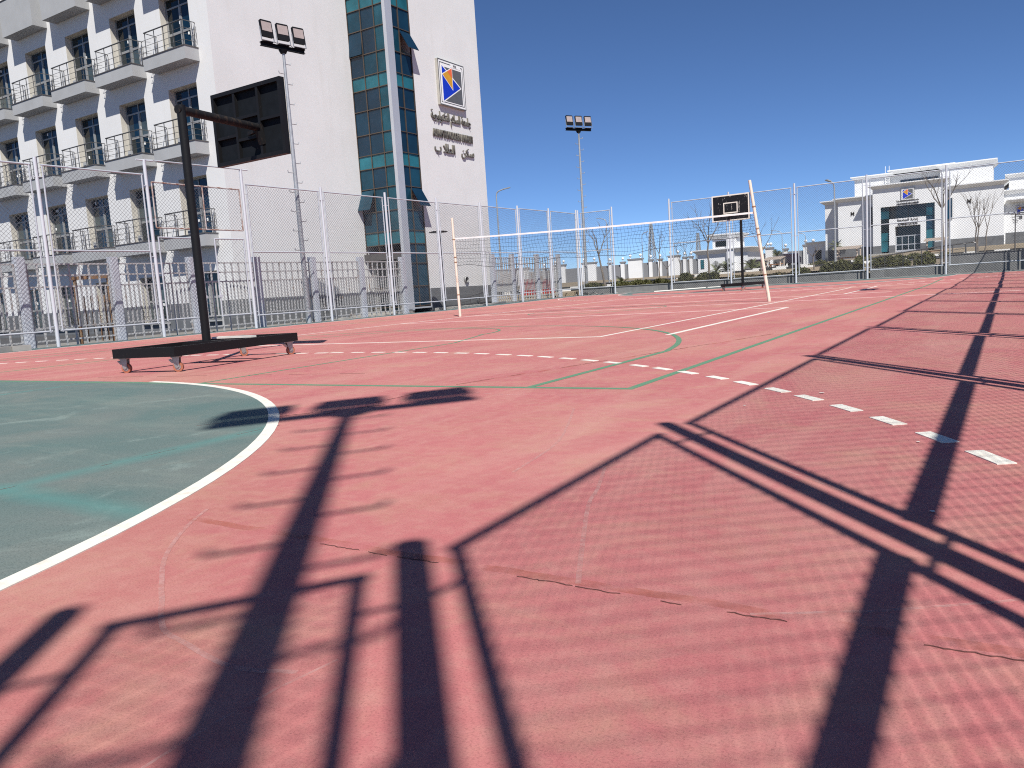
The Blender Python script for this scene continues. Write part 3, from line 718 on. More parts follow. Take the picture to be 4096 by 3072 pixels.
# balconies
def rail_mesh(x0, x1, y0, y1, hgt):
    """stainless balustrade round three sides, local to balcony front-centre"""
    b = MB(); n = 5
    for i in range(n):
        x = x0+(x1-x0)*i/(n-1); b.tube((x, y0, 0), (x, y0, hgt-.02), .016, 6)
    b.tube((x0-.02, y0-.02, hgt), (x1+.02, y0-.02, hgt), .026, 8)
    for xx, s in ((x0, -1), (x1, 1)):
        b.path([(xx+s*.02, y0-.02, hgt), (xx+s*.06, y1-.03, hgt), (xx+s*.03, y1+.02, hgt-.05), (xx, y1-.02, hgt-.3), (xx, y1-.05, .05)], .017, 6)
        b.tube((xx, y1-.12, 0), (xx, y1-.12, hgt), .014, 6)
    for z in (.20, .42, .64):
        b.tube((x0-.18, y0-.035, z), (x1+.05, y0-.035, z), .009, 5)
        b.tube((x0-.18, y0-.035, z), (x0, y0+.22, z), .009, 5); b.tube((x1+.05, y0-.035, z), (x1+.09, y1-.02, z), .009, 5)
        b.tube((x1+.09, y1-.02, z-.06), (x1+.12, y1-.02, z+.12), .008, 5)
    return b.mesh('railing', 'stainless')
BW0, BW1, BY = -1.36, 1.21, YW-.62
slab_m = MB(); cop = MB()
slab_m.box((BW0, -.62, -.50), (BW1, 0.0, -.035)); cop.box((BW0-.02, -.645, -.035), (BW1+.02, 0, 0))
slab_m, cop_m, rl = slab_m.mesh('balcony', 'fascia'), cop.mesh('coping', 'coping'), rail_mesh(BW0+.16, BW1-.12, -.54, 0, .92)
for k in (1, 2, 3):
    for c in BAYS:
        o = link('balcony', slab_m, dorm, Vector((c, YW, ROWS[k][0]))-WL[dorm]); link('coping', cop_m, o); r_ = link('railing', rl, o); r_.scale = (1, 1, random.uniform(.985, 1.015))
        q = MB().box((-.5, -.10, 0), (-.30, -.005, .34)); q.build('ac_box', 'fascia', o, world=False)
top_m = MB().box((BW0, -.62, -1.5), (BW1, 0, 0)).mesh('solid_parapet', 'fascia'); topc = MB().box((BW0-.02, -.645, 0), (BW1+.02, 0, .035)).mesh('coping', 'coping')
for c in BAYS:
    o = link('solid_parapet', top_m, dorm, Vector((c, YW, 15.0))-WL[dorm]); link('coping', topc, o)
gr = MB(); 
for z in (.12, .3, .48, .66): gr.tube((-.8, -.06, z), (.8, -.06, z), .012, 5)
for x in (-.8, -.4, 0, .4, .8): gr.tube((x, -.06, .05), (x, -.06, .72), .012, 5)
gr = gr.mesh('window_guard', 'stainless'); sl = MB().box((-.95, -.1, -.06), (.95, .2, -.002)).mesh('sill', 'fascia')
for c in BAYS: o = link('window_guard', gr, dorm, Vector((c, YW-.04, .28))-WL[dorm]); link('sill', sl, o)
# side wall towards the court, tower walls
GYF = 28.2; XT = -23.22
P('side_wall', MB().box((XE, YW+.0, PL), (XE-.3, GYF+2, TOP)), 'wall'); dorm_side = MB().box((XE+.03, YW-.03, -.12), (XE-.27, GYF+2, PL-.002)); P('side_plinth', dorm_side, 'plinth')
PY0, PY1, WY1 = 28.66, 29.90, 35.4
P('tower_wall', MB().box((XT, PY1+.01, PL), (XT-6, WY1, TOP+1.2)), 'wall'); P('tower_plinth', MB().box((XT+.03, PY1+.08, -.12), (XT-6.03, WY1+.03, PL-.002)), 'plinth')
P('tower_head', MB().box((XT-.02, GYF+.1, TOP), (XE-.2, PY1, TOP+1.2)), 'wall')
P('roof', MB().box((XLEFT, YW+.3, TOP-.3), (XE-.35, YW+14, TOP-.05)), 'concrete')
P('rear_core', MB().box((XLEFT, YD+.5, -.1), (XE-.5, YW+14, TOP-.32)), 'wall')
# glass stair corner
b = MB(); b.box((XT+.07, GYF-.03, .05), (XT-.10, GYF+.24, TOP)); b.box((XT+.04, GYF+.24, .05), (XT-.10, PY0, TOP)); P('corner_pilaster', b, 'silver')
COLS_Y = [XE+.005, XE+.79, XE+1.57, XT-.10]                # columns on the face towards the camera (x)
COLS_X = [PY0, PY0+.47, PY1]                                # columns on the court side (y)
z = 10.64+3.465*2; rowz = []
while z > .3:
    for h_, k in ((.60, 'glass_teal'), (.90, 'glass_dark'), (1.05, 'glass_dark'), (.915, 'glass_dark')):
        rowz.append((z-h_, z, k)); z -= h_
mull = MB(); rr = random.Random(3)
openx = {}
for i, (z0, z1, k) in enumerate(rowz):
    if z0 > TOP: continue
    z1 = min(z1, TOP)
    for j in range(3):
        if z0 < 2.7: continue
        kk = rr.choice(('glass_dark', 'glass_b', 'glass_c')) if k == 'glass_dark' and j < 2 else ('glass_mid' if k == 'glass_dark' else k)
        a, c = COLS_Y[j]+.02, COLS_Y[j+1]-.02
        m_ = MB().box((0, -.012, -(z1-z0-.04)), (c-a, .012, 0)).mesh('glass_pane', kk)
        o = link('glass_pane', m_, dorm, Vector((a, GYF+.04, z1-.02))-WL[dorm])
        o.rotation_euler = (rr.uniform(-.012, .012), 0, rr.uniform(-.012, .012))
        if j == 0 and abs(z0-4.625) < .05: o.rotation_euler.x = R(-24)
        elif j == 0 and abs(z0-11.555) < .05: o.rotation_euler.x = R(-6)
    mull.box((COLS_Y[0], GYF-.012, z0-.018), (COLS_Y[-1], GYF+.06, z0+.018))
    if z1 < .9: continue
    zz0 = max(z0, .22)
    for j in range(2):
        a, c = COLS_X[j]+.02, COLS_X[j+1]-.02
        m_ = MB().box((-.012, 0, -(z1-zz0-.04)), (.012, c-a, 0)).mesh('glass_pane', rr.choice(('glass_dark', 'glass_b', 'glass_c')) if k == 'glass_dark' else k)
        o = link('glass_pane', m_, dorm, Vector((XT-.04, a, z1-.02))-WL[dorm]); o.rotation_euler = (0, rr.uniform(-.012, .012), rr.uniform(-.012, .012))
        if j == 1 and abs(z1-z0-1.05) < .01 and (abs(z0-4.625) < .05 or abs(z0-11.555) < .05): o.rotation_euler.y = R(-30)
    mull.box((XT-.06, COLS_X[0], zz0-.018), (XT+.012, COLS_X[-1], zz0+.018))
for x in COLS_Y: mull.box((x-.018, GYF-.014, 2.75), (x+.018, GYF+.058, TOP))
for y in COLS_X: mull.box((XT-.058, y-.018, .2), (XT+.014, y+.018, TOP))
P('mullion_grid', mull, 'mullion')
P('tower_back_glass', MB().box((XE, GYF+1.2, .0), (XT-1.2, GYF+1.25, TOP)).box((XT-1.25, GYF+1.2, 0), (XT-1.2, PY1, TOP)), 'glass_dark')
# entrance under the glass, canopy and door
P('entrance_canopy', MB().box((XE, GYF-.18, 2.42), (XT-.10, GYF+.1, 2.74)), 'coping')
b = MB(); 
for x in (XE+.12, XE+.93, XE+1.60): b.box((x, GYF+.2, .0), (x+.2, GYF+.28, 2.42))
b.box((XE+.12, GYF+.205, .95), (XE+1.8, GYF+.275, 1.1)); dr = P('entrance_door', b, 'alu'); MB().box((XE+.3, GYF+.23, .1), (XE+.93, GYF+.25, 2.4)).box((XE+1.13, GYF+.23, .1), (XE+1.6, GYF+.25, 2.4)).build('pane', 'glass', dr)
P('entrance_steps', MB().box((XE+.05, GYF-1.5, -.1), (XT+.2, GYF+.2, .0)).box((XE+.05, GYF-.9, .0), (XT+.1, GYF+.2, .1)), 'concrete')
P('base_trim', MB().box((XT, PY0-.05, .12), (XT+.045, PY1+.05, .19)).box((XT, PY1+.03, .19), (XT+.04, PY1+.07, 1.02)), 'silver')
b = MB(); b.lathe([(.0, .0), (.16, 0), (.16, .1), (.13, .11), (.13, .02)], (0, 0, 0), 14); vt = b.mesh('vent_hood', 'alu'); o = link('vent_hood', vt, dorm, Vector((XT+.0, 32.9, 1.35))-WL[dorm]); o.rotation_euler = (0, R(90), 0)

# ------------------------------------------------------------------ emblems and lettering
def emblem(label, fn, S):
    """fn(u,v,w): u right, v up, w out of the wall, all in metres from the lower left corner"""
    o = fn(S/2, 0, 0)
    t = thing('emblem_sign', label, 'sign', o, 'square emblems on the buildings')
    def poly(name, pts, w0, d, mat, parent=t): return MB().prism([(u*S, (1-v)*S) for u, v in pts], lambda u, v, w_: fn(u, v, w0+w_), d).build(name, mat, parent)
    def frame(name, a, e, w0, d, mat, gaps=()):
        b = MB()
        for q in ([(a, a), (1-a, a), (1-a, a+e), (a, a+e)], [(a, 1-a-e), (1-a, 1-a-e), (1-a, 1-a), (a, 1-a)], [(a, a+e), (a+e, a+e), (a+e, 1-a-e), (a, 1-a-e)], [(1-a-e, a+e), (1-a, a+e), (1-a, 1-a-e), (1-a-e, 1-a-e)]):
            b.prism([(u*S, (1-v)*S) for u, v in q], lambda u, v, w_: fn(u, v, w0+w_), d)
        return b.build(name, mat, t)
    D = .07*S
    board = poly('board', [(0, 1), (1, 1), (1, 0), (0, 0)], 0, D, 's_side')
    poly('face', [(.02, .98), (.98, .98), (.98, .02), (.02, .02)], D, .004, 's_white', board)
    frame('outer_line', 0.0, .02, D, .012, 's_gray'); frame('inner_line', .06, .018, D+.004, .004, 's_gray')
    poly('key_gap', [(.48, .115), (.86, .115), (.86, .045), (.48, .045)], D+.0085, .003, 's_white')
    poly('ground', [(.13, .90), (.88, .90), (.88, .15), (.13, .15)], D+.004, .004, 's_gray')
    poly('triangle_outline', [(.11, .95), (.86, .53), (.11, .09)], D+.0085, .003, 's_white')
    poly('blue_triangle', [(.135, .905), (.81, .53), (.135, .135)], D+.012, .003, 's_blue')
    poly('kite_outline', [(.12, .32), (.52, .63), (.53, .11)], D+.0155, .003, 's_white')
    poly('amber_triangle', [(.15, .325), (.505, .60), (.51, .135)], D+.019, .003, 's_orange')
    poly('coral_corner', [(.335, .228), (.508, .365), (.51, .135)], D+.0225, .003, 's_red')
    return t
def lettering(label, lines, fn, mat, group, depth=.05, bold=.012):
    """lines: (text, u0, u1, v0, v1): fitted into a box on the wall"""
    o = fn((lines[0][1]+lines[0][2])/2, min(l[3] for l in lines), 0)
    t = thing('wall_lettering', label, 'lettering', o, group)
    for txt, u0, u1, v0, v1 in lines:
        cu = bpy.data.curves.new('t', 'FONT'); cu.body = txt; cu.size = 1.0; cu.extrude = .5; cu.offset = bold; cu.resolution_u = 2
        ob = bpy.data.objects.new('t', cu); COL.objects.link(ob)
        dg = bpy.context.evaluated_depsgraph_get(); me = bpy.data.meshes.new_from_object(ob.evaluated_get(dg))
        bpy.data.objects.remove(ob); bpy.data.curves.remove(cu)
        X = [v.co.x for v in me.vertices]; Y = [v.co.y for v in me.vertices]
        x0, x1, y0, y1 = min(X), max(X), min(Y), max(Y)
        for v in me.vertices:
            p = Vector(fn(u0+(v.co.x-x0)/(x1-x0)*(u1-u0), v0+(v.co.y-y0)/(y1-y0)*(v1-v0), .004+(v.co.z+.5)*depth))
            v.co = p-WL[t]
        me.materials.clear(); me.materials.append(MAT[mat]); me.name = 'text_line'
        link('text_line', me, t)
    return t
AR = lambda s: ''.join(chr(c) for c in reversed(s))
T_GAMEA = [0xFE9F, 0xFE8E, 0xFEE3, 0xFECC, 0xFE94]
T_SALAM = [0xFE8D, 0xFEDF, 0xFEB4, 0xFEFC, 0xFEE1]
T_TECH = [0xFE8D, 0xFEDF, 0xFE98, 0xFEDC, 0xFEE8, 0xFEEE, 0xFEDF, 0xFEEE, 0xFE9F, 0xFEF4, 0xFE94]
UNI_AR = AR(T_GAMEA+[32]+T_SALAM+[32]+T_TECH)
UNI_EN = 'Al SALAM TECHNOLOGICAL UNIVERSITY'
HOUS1 = AR([0xFEB3, 0xFEDC, 0xFEE6]); HOUS2 = AR([0xFE8D, 0xFEDF, 0xFEC4, 0xFEFC, 32, 0xFE8F])
ADM = AR([0xFE87, 0xFEA9, 0xFE8D, 0xFEAD, 0xFE93, 32, 0xFE8D, 0xFEDF, 0xFEA0, 0xFE8E, 0xFEE3, 0xFECC, 0xFE94])
fx = lambda y0, z0: (lambda u, v, w_: (XT+.002+w_, y0+u, z0+v))
emblem('large square emblem with blue and amber triangles high on the dormitory wall', fx(31.66, 9.70), 2.13)
lettering('three lines of raised lettering on the dormitory wall under its emblem', [(UNI_AR, 0, 3.25, 1.42, 2.05), (UNI_EN, .05, 3.35, .82, 1.18), (HOUS2, .1, 1.72, .0, .56), (HOUS1, 2.28, 3.36, .0, .52)], fx(31.0, 7.35), 'letter', 'raised wall lettering', .07, .004)
yr = ''.join(chr(c) for c in (0x661, 0x669, 0x661, 0x664))
lettering('small numerals along the top edge of the dormitory emblem', [(yr, 0, .27, 0, .11)], lambda u, v, w_: (XT+.17+w_, 32.88+u, 11.62+v), 's_gray', 'raised wall lettering', .004, .03)
# ------------------------------------------------------------------ planter, retaining walls behind the far fence
def clad_wall(name, label, x0, x1, y, th, z0, z1, seg_, cap=True):
    t = thing(name, label, 'wall', ((x0+x1)/2, y, z0)); n = max(1, round((x1-x0)/seg_)); w_ = (x1-x0)/n
    for i in range(n):
        o = MB().box((x0+i*w_+.006, y+random.uniform(0, .006), z0), (x0+(i+1)*w_-.006, y+th, z1)).build('stone_panel', 'planter', t)
    MB().box((x0, y+.012, z0), (x1, y+th-.01, z1-.01)).build('core', 'concrete', t)
    if cap: MB().box((x0, y-.03, z1), (x1, y+th+.02, z1+.04)).build('cap', 'planter', t)
    return t
clad_wall('planter_wall', 'low grey stone planter wall under the hedges at the far end', -20.9, -5.7, 41.08, .25, .0, .47, 1.65)
clad_wall('ramp_wall', 'grey stone ramp wall behind the far fence, right of the hedges', -5.6, -2.45, 41.02, .25, .0, .56, 1.6)
clad_wall('retaining_wall', 'dark grey retaining wall at the right end of the far fence', -2.4, 4.0, 41.1, .3, .0, .96, 3.2)
struct(MB().box((XL-1.3, 40.9, -.1), (5, 41.15, .125)).build('concrete_kerb', 'concrete'))
struct(MB().box((-22.3, 29, -.1), (-21.25, 41.2, .10)).build('side_kerb', 'concrete'))
def slope_sheet(name, mat, x0, x1, y0, y1, dz, n=8):
    b = MB(); m_ = n+1
    b.add([(x0+(x1-x0)*i/n, y0+(y1-y0)*j/n, tz(x0+(x1-x0)*i/n, y0+(y1-y0)*j/n)+dz) for j in range(m_) for i in range(m_)], [(j*m_+i, j*m_+i+1, (j+1)*m_+i+1, (j+1)*m_+i) for j in range(n) for i in range(n)], True)
    return struct(b.build(name, mat))
slope_sheet('paver_slope', 'paver', -19, -8, 47, 58, .12); slope_sheet('road', 'asphalt', -60, 6, 62, 70, .06); slope_sheet('car_park', 'asphalt', -45, -26, 86, 98, .10)
def kerb_row(label, x0, x1, y):
    b = MB(); n = int((x1-x0)/.5)
    for i in range(n):
        x = x0+i*.5; z = tz(x, y); b.box((x, y, z-.1), (x+.5, y+.18, z+.22))
    tag(b.build('striped_kerb', 'kerb', at=((x0+x1)/2, y, 0)), label, 'kerb', 'striped kerbs along the road')
kerb_row('black and white striped kerb behind the low hedges', -60, -6, 60.9); kerb_row('black and white striped kerb on the far side of the road', -60, 4, 70.3)

struct(MB().box((-70, -60, -.2), (-26.2, 20.58, -.076)).build('unseen_dark_ground_left', 'asphalt')); struct(MB().box((1.3, -60, -.2), (60, 40, -.077)).build('unseen_dark_ground_right', 'asphalt')); struct(MB().box((-26.2, -60, -.2), (1.3, -2.3, -.078)).build('unseen_dark_ground_near', 'asphalt'))  # unseen asphalt sheets, added to cut bounce light onto the dormitory front
# ------------------------------------------------------------------ administration building
AX = thing('administration_building', 'white administration building with dark portal and flared eaves on the right', 'building', (-11.6, 120, 2.4))
def A(name, mb, mat, parent=None): return mb.build(name, mat, parent or AX)
def eave(b, x0, x1, y0, y1, z, e=.75, h=.5, f=.14):
    r0 = [(x0, y0, z), (x1, y0, z), (x1, y1, z), (x0, y1, z)]; r1 = [(x0-e, y0-e, z+h), (x1+e, y0-e, z+h), (x1+e, y1+e, z+h), (x0-e, y1+e, z+h)]; r2 = [(p[0], p[1], p[2]+f) for p in r1]
    b.add(r0+r1+r2, [(i, (i+1) % 4, 4+(i+1) % 4, 4+i) for i in range(4)]+[(4+i, 4+(i+1) % 4, 8+(i+1) % 4, 8+i) for i in range(4)]+[(8, 9, 10, 11)])
    return b
Z0 = 1.2
# centre block as piers round the portal
YC = 120
b = MB(); b.box((-15.95, YC, Z0), (-14.98, YC+14, 10.95)); b.box((-8.46, YC, Z0), (-7.35, YC+14, 10.95)); b.box((-14.98, YC, 8.5), (-8.46, YC+14, 10.95)); A('centre_block', b, 'white')
A('centre_eave', eave(MB(), -15.95, -7.35, YC, YC+14, 10.95, .6, .42), 'white')
A('left_wing', MB().box((-20.75, YC+2, Z0), (-15.96, YC+14, 9.85)), 'white'); A('left_wing_eave', eave(MB(), -20.75, -15.96, YC+2, YC+14, 9.86, .6, .45), 'white')
A('left_return', MB().box((-22.9, YC+4.2, Z0), (-20.76, YC+14, 9.84)), 'white'); A('left_return_eave', eave(MB(), -22.9, -20.76, YC+4.2, YC+14, 9.85, .6, .45), 'white')
A('right_wing', MB().box((-6.85, YC+1.5, Z0), (-.72, YC+14, 9.95)), 'white'); A('right_wing_eave', eave(MB(), -6.85, -.72, YC+1.5, YC+14, 9.96, .55, .45), 'white')
A('link_wall', MB().box((-7.36, YC+2.5, Z0), (-6.84, YC+13, 10.2)), 'white')
A('upper_storey_left', MB().box((-19.2, YC+6.5, 9.9), (-14.6, YC+13, 13.05)), 'white'); A('upper_eave_left', eave(MB(), -19.2, -14.6, YC+6.5, YC+13, 13.05, .5, .42), 'white')
A('upper_storey', MB().box((-14.6, YC+7.5, 10.5), (-8.2, YC+13.2, 13.35)), 'white'); A('upper_eave', eave(MB(), -14.3, -6.9, YC+6.4, YC+13.2, 13.37, .5, .42), 'white')
A('upper_storey_right', MB().box((-8.19, YC+5.6, 10.3), (-2.0, YC+13, 13.2)), 'white'); A('upper_eave_right', eave(MB(), -8.19, -2.0, YC+5.6, YC+13, 13.21, .5, .42), 'white')
for a_, c_ in (((-16.0, YC-.06, Z0), (-14.95, YC, 3.35)), ((-8.5, YC-.06, Z0), (-7.3, YC, 3.35)), ((-6.9, YC+1.44, Z0), (-.68, YC+1.5, 3.55)), ((-20.8, YC+1.94, Z0), (-16.0, YC+2, 3.4)), ((-22.95, YC+4.14, Z0), (-20.8, YC+4.2, 3.4))): A('stone_base', MB().box(a_, c_), 'plinth')
b = MB(); b.box((-13.95, YC+.1, 5.78), (-9.5, YC+1.6, 6.82)); b.box((-13.95, YC+.1, Z0), (-13.22, YC+1.6, 5.78)); b.box((-10.15, YC+.1, Z0), (-9.5, YC+1.6, 5.78)); A('inner_portal', b, 'white')
for a_, c_ in (((-13.97, YC+.05, Z0), (-13.2, YC+.1, 3.3)), ((-10.17, YC+.05, Z0), (-9.48, YC+.1, 3.3))): A('portal_base', MB().box(a_, c_), 'plinth')
for i, (x0, x1, z0, z1, k) in enumerate([(-14.98, -13.95, 6.9, 8.5, 'glass_mid'), (-13.95, -11.6, 6.85, 8.5, 'glass'), (-11.6, -9.5, 6.85, 8.5, 'glass'), (-9.5, -8.46, 6.9, 8.5, 'glass_mid'), (-14.98, -13.96, 5.1, 6.86, 'glass'), (-14.98, -13.96, 3.9, 5.06, 'glass_teal'), (-14.98, -13.96, 2.5, 3.86, 'glass_teal'), (-9.49, -8.46, 5.1, 6.86, 'glass_dark'), (-9.49, -8.46, 3.9, 5.06, 'glass_teal'), (-9.49, -8.46, 2.5, 3.86, 'glass_teal')]):
    A('portal_pane', MB().box((x0+.02, YC+.35, z0), (x1-.02, YC+.4, z1-.03)), k)
A('portal_back', MB().box((-14.98, YC+1.7, Z0), (-8.46, YC+1.8, 8.5)), 'coping')
A('porch_back', MB().box((-13.2, YC+1.55, Z0), (-10.17, YC+1.65, 5.76)), 'glass')
ft = MB()
for x in (-13.2, -12.48, -11.72, -10.96, -10.25): ft.box((x, YC+.8, 2.35), (x+.09, YC+.88, 4.5))
ft.box((-13.2, YC+.79, 4.4), (-10.16, YC+.89, 4.52)); ft.box((-13.2, YC+.81, 3.25), (-10.16, YC+.87, 3.36)); ft.box((-13.2, YC+.81, 2.35), (-10.16, YC+.87, 2.6)); fd = A('entrance_doors', ft, 'silver')
for x in (-13.1, -12.38, -11.62, -10.86): MB().box((x, YC+.83, 2.6), (x+.6, YC+.85, 4.4)).build('pane', 'glass', fd)
for x0, x1, y, z0, z1 in ((-13.3, -8.6, YC+7.4, 11.65, 12.5), (-16.6, -15.97, YC+1.9, 6.1, 8.8), (-7.2, -6.5, YC+1.3, 6.2, 8.9)):
    w_ = A('strip_window', MB().box((x0, y, z0), (x1, y+.2, z1)), 'mullion'); MB().box((x0+.04, y-.01, z0+.04), (x1-.04, y-.002, z1-.04)).build('pane', 'glass_dark', w_)
b = MB()
for x in (-15.1, -14.6): b.tube((x, YC+6.3, 11.0), (x, YC+6.3, 14.6), .04, 6)
for k in range(12): b.tube((-15.1, YC+6.3, 11.2+k*.22), (-14.6, YC+6.3, 11.2+k*.22), .025, 5)
A('roof_ladder', b, 'white')
st = MB()
for k in range(6): st.box((-17.2+k*.15, YC-.4-.45*(5-k), Z0-.6), (-8.6, YC+.0, 1.45+.17*k))
A('entrance_steps', st, 'concrete')
fA = lambda x0, z0, y=YC: (lambda u, v, w_: (x0+u, y-.003-w_, z0+v))
emblem('square emblem above the portal of the administration building', fA(-12.45, 9.15), 1.62)
lettering('two lines of raised lettering over the administration portal', [(UNI_AR, 0, 2.7, .34, .66), (UNI_EN, 0, 2.7, .0, .24)], fA(-13.0, 8.6), 'letterdark', 'raised wall lettering', .06, .006)
lettering('dark lettering naming the office over the administration doors', [(ADM, .1, 2.6, .46, .88), ('ADMINISTRATION', .15, 2.55, 0, .36)], fA(-13.05, 5.88, YC+.1), 'letterdark', 'raised wall lettering', .06, .006)
lettering('single letter M on the left wing of the administration building', [('M', 0, .45, 0, .55)], fA(-19.05, 7.9, YC+2), 'letterdark', 'raised wall lettering', .06, .006)
lettering('single letter M on the right wing of the administration building', [('M', 0, .45, 0, .62)], fA(-4.82, 7.98, YC+1.5), 'letterdark', 'raised wall lettering', .06, .006)
# neighbouring block on the right edge
k_ = 1.1; sz = lambda z: .7+(z-.7)*k_
NY = 123.2
NB = thing('faculty_building', 'white flat-roofed building cut by the right edge of the picture', 'building', (4, NY, 2.4))
MB().box((-.85, NY, 1.2), (16, NY+10, sz(8.0))).build('wall', 'white', NB); eave(MB(), -.85, 16, NY, NY+10, sz(8.0), .5, .45).build('eave', 'white', NB)
MB().box((-.2, NY+2, sz(8.6)), (16, NY+9, sz(10.0))).build('upper_wall', 'white', NB); eave(MB(), -.2, 16, NY+2, NY+9, sz(10.0), .45, .4).build('upper_eave', 'white', NB)
MB().box((-.5, NY-.06, 1.2), (16, NY, sz(3.55))).build('stone_base', 'plinth', NB); eave(MB(), -.1, 16, NY-.8, NY, sz(7.0), .3, .3).build('canopy', 'white', NB)
emblem('small square emblem on the white building at the right edge', (lambda u, v, w_: (.6+u, NY-.003-w_, sz(5.6)+v)), 1.1)
lettering('single letter B under the emblem at the right edge', [('B', 0, .33, 0, .4)], (lambda u, v, w_: (1.0+u, NY-.003-w_, sz(5.05)+v)), 'letterdark', 'raised wall lettering', .05, .006)

# ------------------------------------------------------------------ guard house, perimeter wall
GH = thing('guard_house', 'white two-tier guard house with flared eaves behind the far hoop', 'building', (-31, 100, 1.3))
g = lambda name, mb, mat: mb.build(name, mat, GH)
g('lower_wall', MB().box((-33.95, 100, .8), (-27.6, 106, 3.5)), 'white'); g('lower_eave', eave(MB(), -33.95, -27.6, 100, 106, 3.5, .6, .5, .12), 'white')
g('tower_wall', MB().box((-32.3, 101, 4.1), (-29.2, 104.5, 5.35)), 'white'); g('tower_eave', eave(MB(), -32.3, -29.2, 101, 104.5, 5.35, .5, .5, .14), 'white')
g('pier', MB().box((-30.1, 99.6, .8), (-29.2, 100.9, 5.3)), 'white')
wn = g('window', MB().box((-33.6, 99.95, 1.75), (-33.15, 100.05, 2.9)), 'mullion')
for k in range(3): MB().box((-33.56, 99.93, 1.79+k*.37), (-33.19, 99.949, 2.12+k*.37)).build('pane', 'glass_teal', wn)
wn = g('window', MB().box((-31.9, 100.95, 4.4), (-30.2, 101.05, 5.1)), 'mullion'); MB().box((-31.85, 100.93, 4.44), (-30.25, 100.949, 5.06)).build('pane', 'glass', wn)
PW = thing('perimeter_wall', 'grey perimeter wall with white pillars and globe lamps along the horizon', 'wall', (-40, 140, 1.6))
YP = 140; globe = MB().lathe([(.0, 0), (.11, .0), (.09, .1), (.06, .12), (.06, .28), (.10, .30), (.22, .40), (.27, .55), (.22, .70), (.10, .79), (0, .8)], n=10).mesh('globe_lamp', 'white')
def pil(x0, x1, top):
    MB().box((x0, YP-.4, .8), (x1, YP+.4, top-.28)).build('pillar', 'white', PW); MB().box((x0-.12, YP-.5, top-.28), (x1+.12, YP+.5, top)).build('pillar_cap', 'greywall', PW)
    for x in ((x0+.35, x1-.35) if x1-x0 > 1.2 else ((x0+x1)/2,)): link('globe_lamp', globe, PW, Vector((x, YP, top))-WL[PW])
blocks = [(-86.0, -83), (-79.5, -79), (-77, -74.5), (-70.7, -67.75), (-65.1, -64.5), (-62.5, -61.8), (-60.95, -58.2), (-56.8, -56.2), (-55.0, -54.35), (-53.0, -50.9), (-50.2, -49.7), (-49.0, -48.5), (-47.4, -46.9), (-44.4, -43.9), (-41.5, -39.2), (-37.1, -36.65), (-35.5, -34.3), (-32.5, -31.9), (-29.3, -27.4), (-25.4, -24.9), (-23.6, -21.6), (-19.9, -19.4), (-16.4, -14.4)]
for x0, x1 in blocks: pil(x0, x1, 5.0 if x1-x0 > 1.2 else 4.6)
px = -90
for x0, x1 in blocks+[(-2, -1.5)]:
    if x0 > px+.05: MB().box((px, YP-.1, .8), (x0, YP+.1, 4.05)).build('wall_panel', 'greywall', PW)
    px = x1
# low white houses beyond the car park
for x, y, w_, d_, h_, lb in ((-24.6, 128, 3.4, 4, 3.3, 'small flat white outbuilding beside the perimeter wall'), (-20.6, 131, 2.6, 4, 3.7, 'second small white outbuilding, nearest the administration building')):
    t = thing('outbuilding', lb, 'building', (x, y, 1.6)); MB().box((x-w_/2, y, 1.0), (x+w_/2, y+d_, 1.6+h_-.4)).build('wall', 'white', t); eave(MB(), x-w_/2, x+w_/2, y, y+d_, 1.6+h_-.4, .3, .3, .1).build('roof', 'white', t)
    wn = MB().box((x-.5, y-.03, 2.2), (x+.4, y+.02, 3.6)).build('window', 'mullion', t); MB().box((x-.44, y-.04, 2.26), (x+.34, y-.031, 3.54)).build('pane', 'glass', wn)
# ------------------------------------------------------------------ bare trees
def bare_tree(label, x, y, h, seed, lean=(0, 0), fork=.5, spread=.6, r=.07, stems=1, dens=3):
    rr = random.Random(seed); z = tz(x, y)
    t = thing('bare_tree', label, 'tree', (x, y, z), 'leafless trees beyond the far fence')
    tr = MB(); br = MB()
    def grow(p, d, l, r_, lv):
        q = p; n = 3; dd = d.copy()
        for k in range(n):
            dd = (dd+Vector((rr.uniform(-.16, .16), rr.uniform(-.16, .16), rr.uniform(-.02, .10)))).normalized(); e = q+dd*l/n
            br.tube(q, e, r_*(1-.45*k/n), 5, r_*(1-.45*(k+1)/n), False); q = e
            if lv > 0 and k > 0 and rr.random() < .75:
                s = Vector((rr.uniform(-1, 1), rr.uniform(-1, 1), rr.uniform(.1, .9))).normalized(); grow(q, (dd*.6+s*spread).normalized(), l*rr.uniform(.35, .6), r_*.42, lv-1)
        if lv > 0:
            for k in range(2):
                s = Vector((rr.uniform(-1, 1), rr.uniform(-1, 1), rr.uniform(0, .8))).normalized(); grow(q, (dd+s*spread).normalized(), l*rr.uniform(.45, .7), r_*.5, lv-1)
    for s in range(stems):
        p = Vector((rr.uniform(-.25, .25)*(stems > 1), rr.uniform(-.2, .2)*(stems > 1), -.1)); top = Vector((lean[0]*fork+p.x*1.5, lean[1]*fork+p.y*1.5, h*fork)); q = p; n = 4
        for k in range(n):
            e = p.lerp(top, (k+1)/n)+Vector((rr.uniform(-.04, .04), rr.uniform(-.04, .04), 0)); tr.tube(q, e, r*(1-.4*k/n), 7, r*(1-.4*(k+1)/n), False); q = e
        for k in range(dens):
            a = 6.283*(k+rr.random()*.6)/dens; d = Vector((math.cos(a)*spread, math.sin(a)*spread, 1)).normalized(); grow(q, d, h*(1-fork)*rr.uniform(.55, .8), r*.5, 2)
    tr.build('trunk', 'bark', t, world=False); br.build('branches', 'bark', t, world=False)
bare_tree('leaning bare tree behind the corner floodlight mast', -22.6, 48, 4.2, 3, (-.7, 0), .55, .6, .085)
